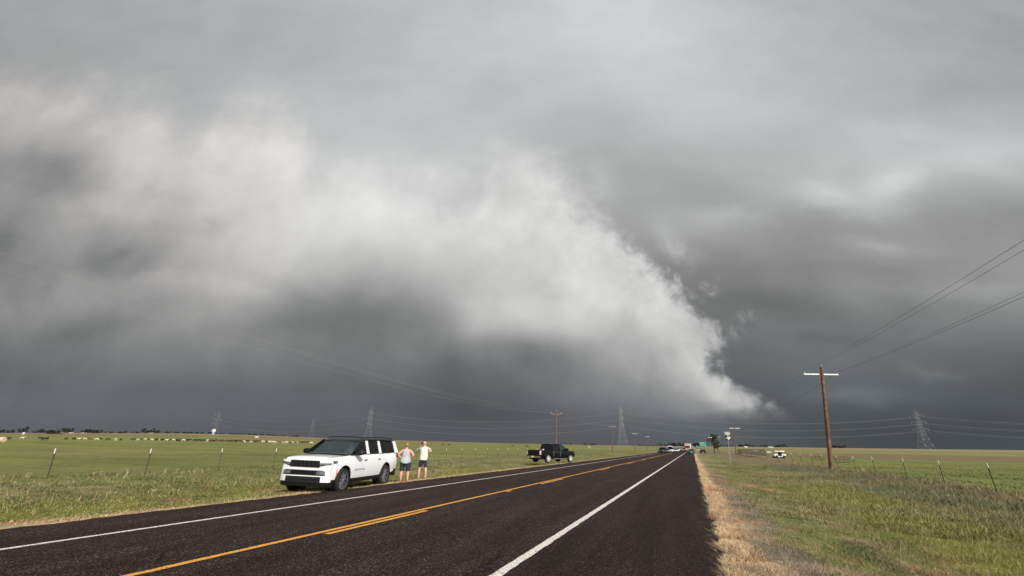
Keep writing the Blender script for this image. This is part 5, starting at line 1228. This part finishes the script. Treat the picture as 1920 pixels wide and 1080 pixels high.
def figure(kind, T, H):
    """local frame: +x is the way the person faces, +y their left"""
    b_ = SK(); k = H/1.75; female = kind == 'woman'
    hipw = .145 if female else .10; z = lambda q: q*k
    pel = b_.p((-.01, 0, z(.98)), (.165*k*(1.3 if female else 1.), .125*k*(1.3 if female else 1)))
    wa = b_.p((0, 0, z(1.12)), (.135*k*(1.12 if female else 1.12), .11*k), pel); ch = b_.p((-.005, 0, z(1.30)), (.155*k, .115*k), wa); up = b_.p((-.015, 0, z(1.42)), (.135*k, .095*k), ch)
    nk = b_.p((-.005, 0, z(1.50)), .055*k, up); nk2 = b_.p((.01, 0, z(1.56)), .053*k, nk); hd = b_.p((.02, 0, z(1.645)), (.080*k, .092*k), nk2); b_.p((.012, 0, z(1.71)), (.070*k, .080*k), hd)
    for sg in (1, -1):
        stance = (.02 if female else .075)*sg
        h_ = b_.p((0, sg*hipw*k, z(.90)), .098*k*(1.25 if female else .95), pel); th_ = b_.p((.005, sg*(hipw)*k+stance*.3, z(.72)), .088*k*(1.25 if female else .92), h_)
        kn = b_.p((.01, sg*hipw*k+stance*.7, z(.49)), .066*k*(1.12 if female else .95), th_); cf_ = b_.p((-.015, sg*hipw*k+stance*.9, z(.34)), .066*k*(1.15 if female else .9), kn); an = b_.p((-.01, sg*hipw*k+stance, z(.10)), .042*k, cf_)
        he = b_.p((-.02, sg*hipw*k+stance, z(.045)), .036*k, an); b_.p((.11*k, sg*hipw*k+stance*1.15+sg*.02, z(.03)), (.042*k, .022*k), he)
        sh = b_.p((-.015, sg*.175*k, z(1.425)), .062*k, up)
        if female:
            el = b_.p((-.075, sg*.395*k, z(1.20)), .050*k, b_.p((-.045, sg*.295*k, z(1.32)), .062*k, sh)); wr = b_.p((.03, sg*.215*k, z(1.065)), .027*k, b_.p((-.02, sg*.30*k, z(1.13)), .036*k, el))
            b_.hand(wr, b_.v[wr], (.75, -sg*.45, -.25), (0, -sg, -.1), (0, -sg*.2, 1), .3, k)
        else:
            el = b_.p((.17, sg*.295*k, z(1.335)), .042*k, b_.p((.07, sg*.25*k, z(1.385)), .050*k, sh)); wr = b_.p((.235, sg*.10*k+.12, z(1.555)), .028*k, b_.p((.215, sg*.20*k+.03, z(1.44)), .038*k, el))
            b_.hand(wr, b_.v[wr], (.12, -sg*.35, .85), (.2, -sg*.9, 0), (-.9, 0, .3), .5, k)
    body = skin_mesh('body', b_.v, b_.e, b_.r, skin_m if female else skin_leg, T, 0)
    # ears, nose
    for sg in (1, -1): MB().lathe([(0, -.008), (.022*k, 0), (.018*k, .012), (0, .006)], (.01, sg*.083*k, z(1.64)), (0, sg, .1), 10).build('ear', skin_m, T, smooth=60)
    MB().loft([[(.098*k, -.012, z(1.60)), (.098*k, .012, z(1.60)), (.095*k, 0, z(1.66))], [(.122*k, -.006, z(1.605)), (.122*k, .006, z(1.605)), (.104*k, 0, z(1.65))]]).build('nose', skin_m, T, smooth=60)
    for sg in (1, -1): MB().lathe([(0, -.01), (.010, 0), (0, .008)], (.098*k, sg*.03*k, z(1.655)), (1, 0, 0), 8).build('eye', black_trim, T)
    MB().box((.100*k, 0, z(1.575)), (.008, .045*k, .008)).build('mouth', red_paint, T)
    return body
def cloth(T, name, rows, m_, smooth=60, seed=0, wob=.012):
    """rows: rings (z, cx, cy, rx, ry) from top to bottom; slight folds"""
    rg = random.Random(seed); m2 = MB(); rings = []; n = 28
    for i, (z, cx, cy, rx, ry) in enumerate(rows):
        rings.append([(cx+math.cos(q)*(rx+wob*math.sin(q*5+i*.7+seed)), cy+math.sin(q)*(ry+wob*math.sin(q*4+i*.9+seed*2)), z) for q in [2*math.pi*j/n for j in range(n)]])
    return m2.loft(rings, cap=False).build(name, m_, T, smooth)
grey_knit = mat('heather_grey_cloth', (.42, .42, .46), .9, var=.08, vscale=20); cream_cl = mat('cream_shirt_cloth', (.70, .69, .62), .9, var=.06, vscale=14); denim = mat('dark_denim', (.022, .026, .042), .9, var=.3, vscale=18); navy = mat('navy_shorts_cloth', (.022, .024, .045), .9, var=.2, vscale=14)
grey_blue = mat('grey_blue_cloth', (.38, .43, .48), .9, var=.1, vscale=16)
hair_br = mat('brown_blonde_hair', (.32, .17, .075), .7, var=.45, vscale=40); hair_gr = mat('cropped_grey_hair', (.52, .34, .28), .8, var=.2, vscale=30)
fx = math.atan2(1, -.36)      # both look along the camera's heading, towards the cloud
# woman
pw0 = Vector((-12.74, 18.5, 0)); pw0.z = float(zr(pw0.x, pw0.y))-.03
W1 = thing('person', 'woman in grey tank top and dark knee shorts, hands on hips, beside the SUV', 'person', pw0, fx-R(2))
figure('woman', W1, 1.70); k = 1.70/1.75
cloth(W1, 'tank_top', [(1.475*k, -.01, 0, .070, .115), (1.44*k, -.012, 0, .11, .165), (1.36*k, -.01, 0, .145, .185), (1.25*k, 0, 0, .150, .188), (1.14*k, .0, 0, .150, .188), (1.08*k, 0, 0, .165, .205)], grey_knit, seed=1, wob=.005)
cloth(W1, 'tied_shirt', [(1.10*k, 0, 0, .170, .21), (1.03*k, -.01, 0, .19, .235), (.96*k, -.02, 0, .205, .25), (.885*k, -.035, -.02, .215, .23), (.84*k, -.06, -.03, .20, .16)], grey_blue, seed=2, wob=.009)
cloth(W1, 'shorts_seat', [(1.02*k, -.01, 0, .17, .21), (.92*k, -.01, 0, .20, .25), (.80*k, 0, 0, .18, .255), (.76*k, 0, 0, .16, .23)], denim, seed=3, wob=.004)
for sg in (1, -1): cloth(W1, 'shorts_leg', [(.84*k, 0, sg*.13, .14, .13), (.70*k, .004, sg*.14, .13, .125), (.58*k, .006, sg*.145, .112, .11), (.50*k, .006, sg*.15, .098, .097)], denim, seed=4+sg, wob=.004)
hr = MB().lathe([(0, -.105)]+[(.098*math.sin(q*math.pi/10), -.105*math.cos(q*math.pi/10)) for q in range(1, 10)]+[(0, .105)], (-.008, 0, 1.672*k), (0, 0, 1), 20); hr.lathe([(0, -.05)]+[(.052*math.sin(q*math.pi/8), -.05*math.cos(q*math.pi/8)) for q in range(1, 8)]+[(0, .05)], (-.095, 0, 1.66*k), (0, 0, 1), 14); hr.build('hair', hair_br, W1, smooth=60)
for sg in (1, -1):
    MB().loft([[(x, sg*.150+y*w_, z) for y, z in ((-1, 0), (1, 0), (1, .018), (-1, .018))] for x, w_ in ((-.07, .036), (.0, .038), (.08, .05), (.15, .035))]).tube([(-.03, sg*.150-.045, .02), (-.055, sg*.150, .11), (-.03, sg*.150+.045, .02)], .010, 5).tube([(.07, sg*.15-.05, .02), (.07, sg*.15, .07), (.07, sg*.15+.05, .02)], .010, 5).build('sandal', mat('red_brown_leather', (.30, .08, .05), .6), W1)
# man
pm0 = Vector((-12.98, 20.4, 0)); pm0.z = float(zr(pm0.x, pm0.y))-.02
M1 = thing('person', 'man in loose cream shirt and navy shorts raising a camera to his face', 'person', pm0, fx)
figure('man', M1, 1.78); k = 1.78/1.75
cloth(M1, 'shirt', [(1.51*k, -.01, 0, .065, .085), (1.475*k, -.015, 0, .095, .15), (1.42*k, -.015, 0, .13, .19), (1.30*k, -.005, 0, .165, .20), (1.15*k, 0, 0, .175, .205), (1.02*k, -.005, 0, .182, .212), (.93*k, -.01, .01, .185, .215), (.885*k, -.02, .0, .18, .195)], cream_cl, seed=5, wob=.011)
for sg in (1, -1):
    MB().loft([[(c[0]+u_[0]*r_*math.cos(q)+v_[0]*r_*math.sin(q), c[1]*sg+(u_[1]*math.cos(q)+v_[1]*math.sin(q))*r_, c[2]+(u_[2]*math.cos(q)+v_[2]*math.sin(q))*r_) for q in [j*math.pi/8 for j in range(16)]] for c, r_, u_, v_ in (((-.01, .15, 1.43*k), .075, (0, 0, 1), (1, 0, 0)), ((.07, .25, 1.395*k), .078, (0, 0, 1), (.8, -.6, 0)), ((.16, .295, 1.35*k), .072, (0, .3, 1), (.8, -.6, 0)), ((.20, .265, 1.40*k), .060, (1, 0, 0), (0, 1, .3)), ((.215, .235, 1.43*k), .056, (1, 0, 0), (0, 1, .4)))], cap=False).build('sleeve', cream_cl, M1, smooth=70)
cloth(M1, 'shorts_seat', [(1.02*k, 0, 0, .145, .165), (.90*k, 0, 0, .155, .180), (.80*k, 0, 0, .135, .180)], navy, seed=7, wob=.004)
for sg in (1, -1): cloth(M1, 'shorts_leg', [(.86*k, 0, sg*.095, .115, .098), (.70*k, .004, sg*.115, .108, .095), (.56*k, .008, sg*.135, .106, .095)], navy, seed=8+sg, wob=.006)
MB().lathe([(0, -.09)]+[(.088*math.sin(q*math.pi/10), -.09*math.cos(q*math.pi/10)) for q in range(1, 10)]+[(0, .09)], (-.004, 0, 1.688*k), (0, 0, 1), 20).build('hair', hair_gr, M1, smooth=60)
for sg in (1, -1): MB().loft([[(x, sg*.178+y*w_, z*h_) for y, z in ((-1, 0), (1, 0), (.9, .7), (0, 1), (-.9, .7))] for x, w_, h_ in ((-.09, .035, .09), (-.02, .042, .10), (.08, .048, .07), (.17, .036, .045))]).build('shoe', mat('tan_shoe', (.30, .20, .14), .8), M1, smooth=60)
cm = thing('camera', 'dark camera held up in both hands of the man in cream shirt', 'camera', M1.location+Vector((0, 0, 0)), fx)
MB().box((.215, .145, 1.665*k), (.055, .15, .10)).box((.215, .145, 1.725*k), (.045, .055, .03)).build('camera_body', black_trim, cm); MB().lathe([(0, 0), (.038, 0), (.040, .09), (.034, .10), (0, .09)], (.24, .145, 1.66*k), (1, 0, 0), 16).build('lens', black_trim, cm, smooth=40)
MB().box((.182, .145, 1.66*k), (.004, .075, .055)).build('screen', tint_glass, cm)
# people inside the vehicles
def sitter(label, parent_obj, loc, hm, sm):
    b_ = SK(); pel = b_.p((0, 0, 0), (.16, .13)); c_ = b_.p((-.02, 0, .25), (.17, .12), pel); u_ = b_.p((-.04, 0, .43), (.14, .10), c_); n_ = b_.p((-.03, 0, .52), .055, u_); h_ = b_.p((-.01, 0, .64), (.080, .09), n_); b_.p((-.01, 0, .71), (.07, .08), h_)
    for sg in (1, -1):
        s_ = b_.p((-.03, sg*.19, .42), .06, u_); e_ = b_.p((.10, sg*.25, .20), .045, s_); w_ = b_.p((.33, sg*.17, .26), .030, e_); b_.hand(w_, b_.v[w_], (1, -sg*.1, .25), (0, -sg, 0), (0, 0, 1), .7)
        t_ = b_.p((.22, sg*.13, .0), .085, pel); kn = b_.p((.46, sg*.15, .02), .065, t_); f_ = b_.p((.55, sg*.15, -.35), .045, kn); b_.p((.66, sg*.15, -.40), .04, f_)
    T_ = thing('person', label, 'person'); T_.matrix_world = parent_obj.matrix_world @ Matrix.Translation(loc) if 0 else Matrix.LocRotScale(parent_obj.location, parent_obj.rotation_euler, None) @ Matrix.Translation(loc)
    skin_mesh('body', b_.v, b_.e, b_.r, skin_m, T_, 0)
    cloth(T_, 'shirt', [(.50, -.035, 0, .075, .10), (.46, -.04, 0, .10, .17), (.38, -.03, 0, .135, .205), (.2, -.01, 0, .145, .20), (0, 0, 0, .15, .19)], sm, seed=3, wob=.006)
    MB().lathe([(0, -.09)]+[(.09*math.sin(q*math.pi/10), -.09*math.cos(q*math.pi/10)) for q in range(1, 10)]+[(0, .09)], (-.025, 0, .69), (0, 0, 1), 16).build('hair', hm, T_, smooth=60)
sitter('driver in pale shirt behind the windscreen of the white SUV', S, (.42, .42, 1.02), hair_br, mat('pale_shirt', (.55, .55, .55), .9))
sitter('driver in pale shirt seen through the side window of the black pickup', PK, (.36, -.42, 1.04), hair_gr, MATS['pale_shirt'])

# ================================================================== cattle
def cow(mats, pose, seed):
    b_ = SK(); L_ = 1.0
    rump = b_.p((-.72, 0, 1.12), (.24, .28)); mid_ = b_.p((-.15, 0, 1.05), (.33, .36), rump); ch = b_.p((.45, 0, 1.06), (.27, .35), mid_); sh = b_.p((.72, 0, 1.14), (.20, .26), ch)
    if pose == 'graze': nk = b_.p((1.02, 0, .86), (.13, .17), sh); hd = b_.p((1.22, 0, .42), (.11, .13), nk); mz = b_.p((1.30, 0, .14), (.075, .08), hd); hp = Vector((1.2, 0, .50))
    else: nk = b_.p((1.02, 0, 1.30), (.13, .18), sh); hd = b_.p((1.26, 0, 1.46), (.11, .13), nk); mz = b_.p((1.52, 0, 1.34), (.075, .085), hd); hp = Vector((1.22, 0, 1.54))
    b_.p((-1.02, 0, .95), .035, b_.p((-.93, 0, 1.22), .06, rump)); b_.p((-1.05, 0, .50), .045, len(b_.v)-1)
    for sg in (1, -1):
        f = .06*sg*(1 if seed % 2 else -1)
        e_ = b_.p((.56+f*.3, sg*.20, .72), .11, ch); kn = b_.p((.58+f, sg*.20, .42), .065, e_); b_.p((.60+f*1.4, sg*.20, .05), .055, b_.p((.58+f*1.2, sg*.20, .14), .045, kn))
        s_ = b_.p((-.66-f*.3, sg*.21, .78), .14, rump); hk = b_.p((-.84-f, sg*.21, .50), .065, s_); b_.p((-.72-f*1.2, sg*.21, .05), .055, b_.p((-.76-f*1.1, sg*.21, .14), .048, hk))
        b_.p(hp+Vector((-.06, sg*.22, .02)), .035, hd)
    T_ = thing('cow', 'x', 'cow', (0, 0, -600)); skin_mesh('hide', b_.v, b_.e, b_.r, mats, T_, 1, sub=1); return T_
hide_b = mat('black_hide', (.012, .011, .010), .8, var=.3); hide_r = mat('red_brown_hide', (.11, .042, .022), .8, var=.3); hide_w = mat('cream_hide', (.55, .49, .38), .8, var=.08)
cows = {(c, p): cow(m_, p, i) for i, (c, m_, p) in enumerate([(c, m_, p) for c, m_ in (('b', hide_b), ('r', hide_r), ('w', hide_w)) for p in ('graze', 'up')])}
LB = {'b': ('black cow standing in the long herd across the left pasture', 'black cattle of the long herd'), 'r': ('red brown cow standing in the long herd across the left pasture', 'red brown cattle of the long herd'), 'w': ('cream white cow standing out pale in the long herd across the left pasture', 'cream cattle of the long herd')}
rc_ = random.Random(12)
def put_cow(px, c, dep, head=None, label=None, group=None, sc_=1.0):
    o = copy_tree(cows[(c, rc_.choice(('graze', 'graze', 'up')))]); o.location = at_r(px, rfor(px, dep), 826); o.rotation_euler = (0, 0, head if head is not None else rc_.choice((ra, ra+math.pi))+rc_.uniform(-.7, .7)); o.scale = (sc_,)*3
    if label: o['label'] = label; o['group'] = 'cattle grazing in the left pasture'
    else:
        seg = 'at its left end, left of the water tank' if px < 345 else 'just left of the water tank' if px < 398 else 'right below and right of the water tank' if px < 450 else 'in its dense middle, right of the tank' if px < 510 else 'near its right end by the SUV'
        o['label'] = {'b': 'black', 'r': 'red brown', 'w': 'cream'}[c]+' cow in the long herd, '+seg; o['group'] = {'b': 'black', 'r': 'red brown', 'w': 'cream'}[c]+' cattle of the herd '+seg
    return o
wx = {308, 326, 352, 368, 387, 400, 458, 470, 475, 482, 517, 522, 532, 540, 546}
x_ = 298.
while x_ < 562:
    n_ = 1
    c = rc_.choice('bbbbrrrw' if x_ > 380 else 'bbbbbbrw'); put_cow(x_, c, rc_.uniform(265, 345)); x_ += rc_.uniform(2.1, 4.3)
for x_ in (312, 388, 458, 471, 519, 540): put_cow(x_, 'w', rc_.uniform(262, 285), sc_=.95)
for x_ in (566, 569, 572, 575.5, 580): put_cow(x_, 'b', rc_.uniform(330, 370))
put_cow(584, 'w', 285, label='pale cream cow at the right end of the herd, nearest the SUV')
for x_, c in ((246, 'b'), (251, 'b'), (256, 'b'), (258, 'w'), (263, 'b'), (273, 'w'), (278, 'b'), (284, 'w'), (291, 'b'), (294, 'b')): put_cow(x_, c, rc_.uniform(270, 320))
put_cow(12, 'r', 240, label='red brown cow beside the pale bale at the left edge'); put_cow(17, 'b', 235, label='black cow second from the left edge of the pasture')
put_cow(40, 'w', 270, label='lone white cow left of the dark cattle cluster'); put_cow(72, 'b', 300, label='lone black cow just left of the dark cattle cluster')
put_cow(81, 'b', 215, label='dark cow at the front of the small cattle cluster'); put_cow(84, 'b', 225, label='dark cow at the back of the small cattle cluster', sc_=1.1); put_cow(88, 'b', 330, label='small far cow above the dark cattle cluster')
put_cow(123, 'b', 262, label='lone black cow between the dark cluster and the next group'); put_cow(138, 'b', 255, label='black cow leading the small row right of the lone black cow'); put_cow(142, 'b', 262, label='black cow following close behind the leader of the small row')
put_cow(146, 'w', 262, label='cream cow third in the small row'); put_cow(158.5, 'w', 258, label='cream cow lying apart right of the small row'); put_cow(167, 'r', 270, label='red and pale cow in the middle of the sparse left cattle'); put_cow(181, 'w', 255, label='cream cow low in the grass right of the red one')
put_cow(187, 'b', 300, label='far black cow just above the low cream cow'); put_cow(202, 'b', 262, label='lone black cow with open grass on both sides'); put_cow(216, 'w', 262, label='pale cow left of the last lone black cow'); put_cow(226, 'b', 262, label='last lone black cow before the long herd')
put_cow(831, 'b', 400, label='small dark cow far behind the man'); put_cow(842, 'b', 430, label='second small dark cow far behind the man'); put_cow(961, 'b', 420, label='small dark cow far off, left of the pickup'); put_cow(987, 'b', 420, label='small dark cow just above the pickup tailgate')
put_cow(1104, 'w', 420, label='white cow grazing between pickup and reddish pole')
for o in cows.values():
    for ch in list(o.children): bpy.data.objects.remove(ch)
    bpy.data.objects.remove(o)
print('projected suv wheel', project((-12.3, 13.9, 0)), 'objs', len(bpy.data.objects))
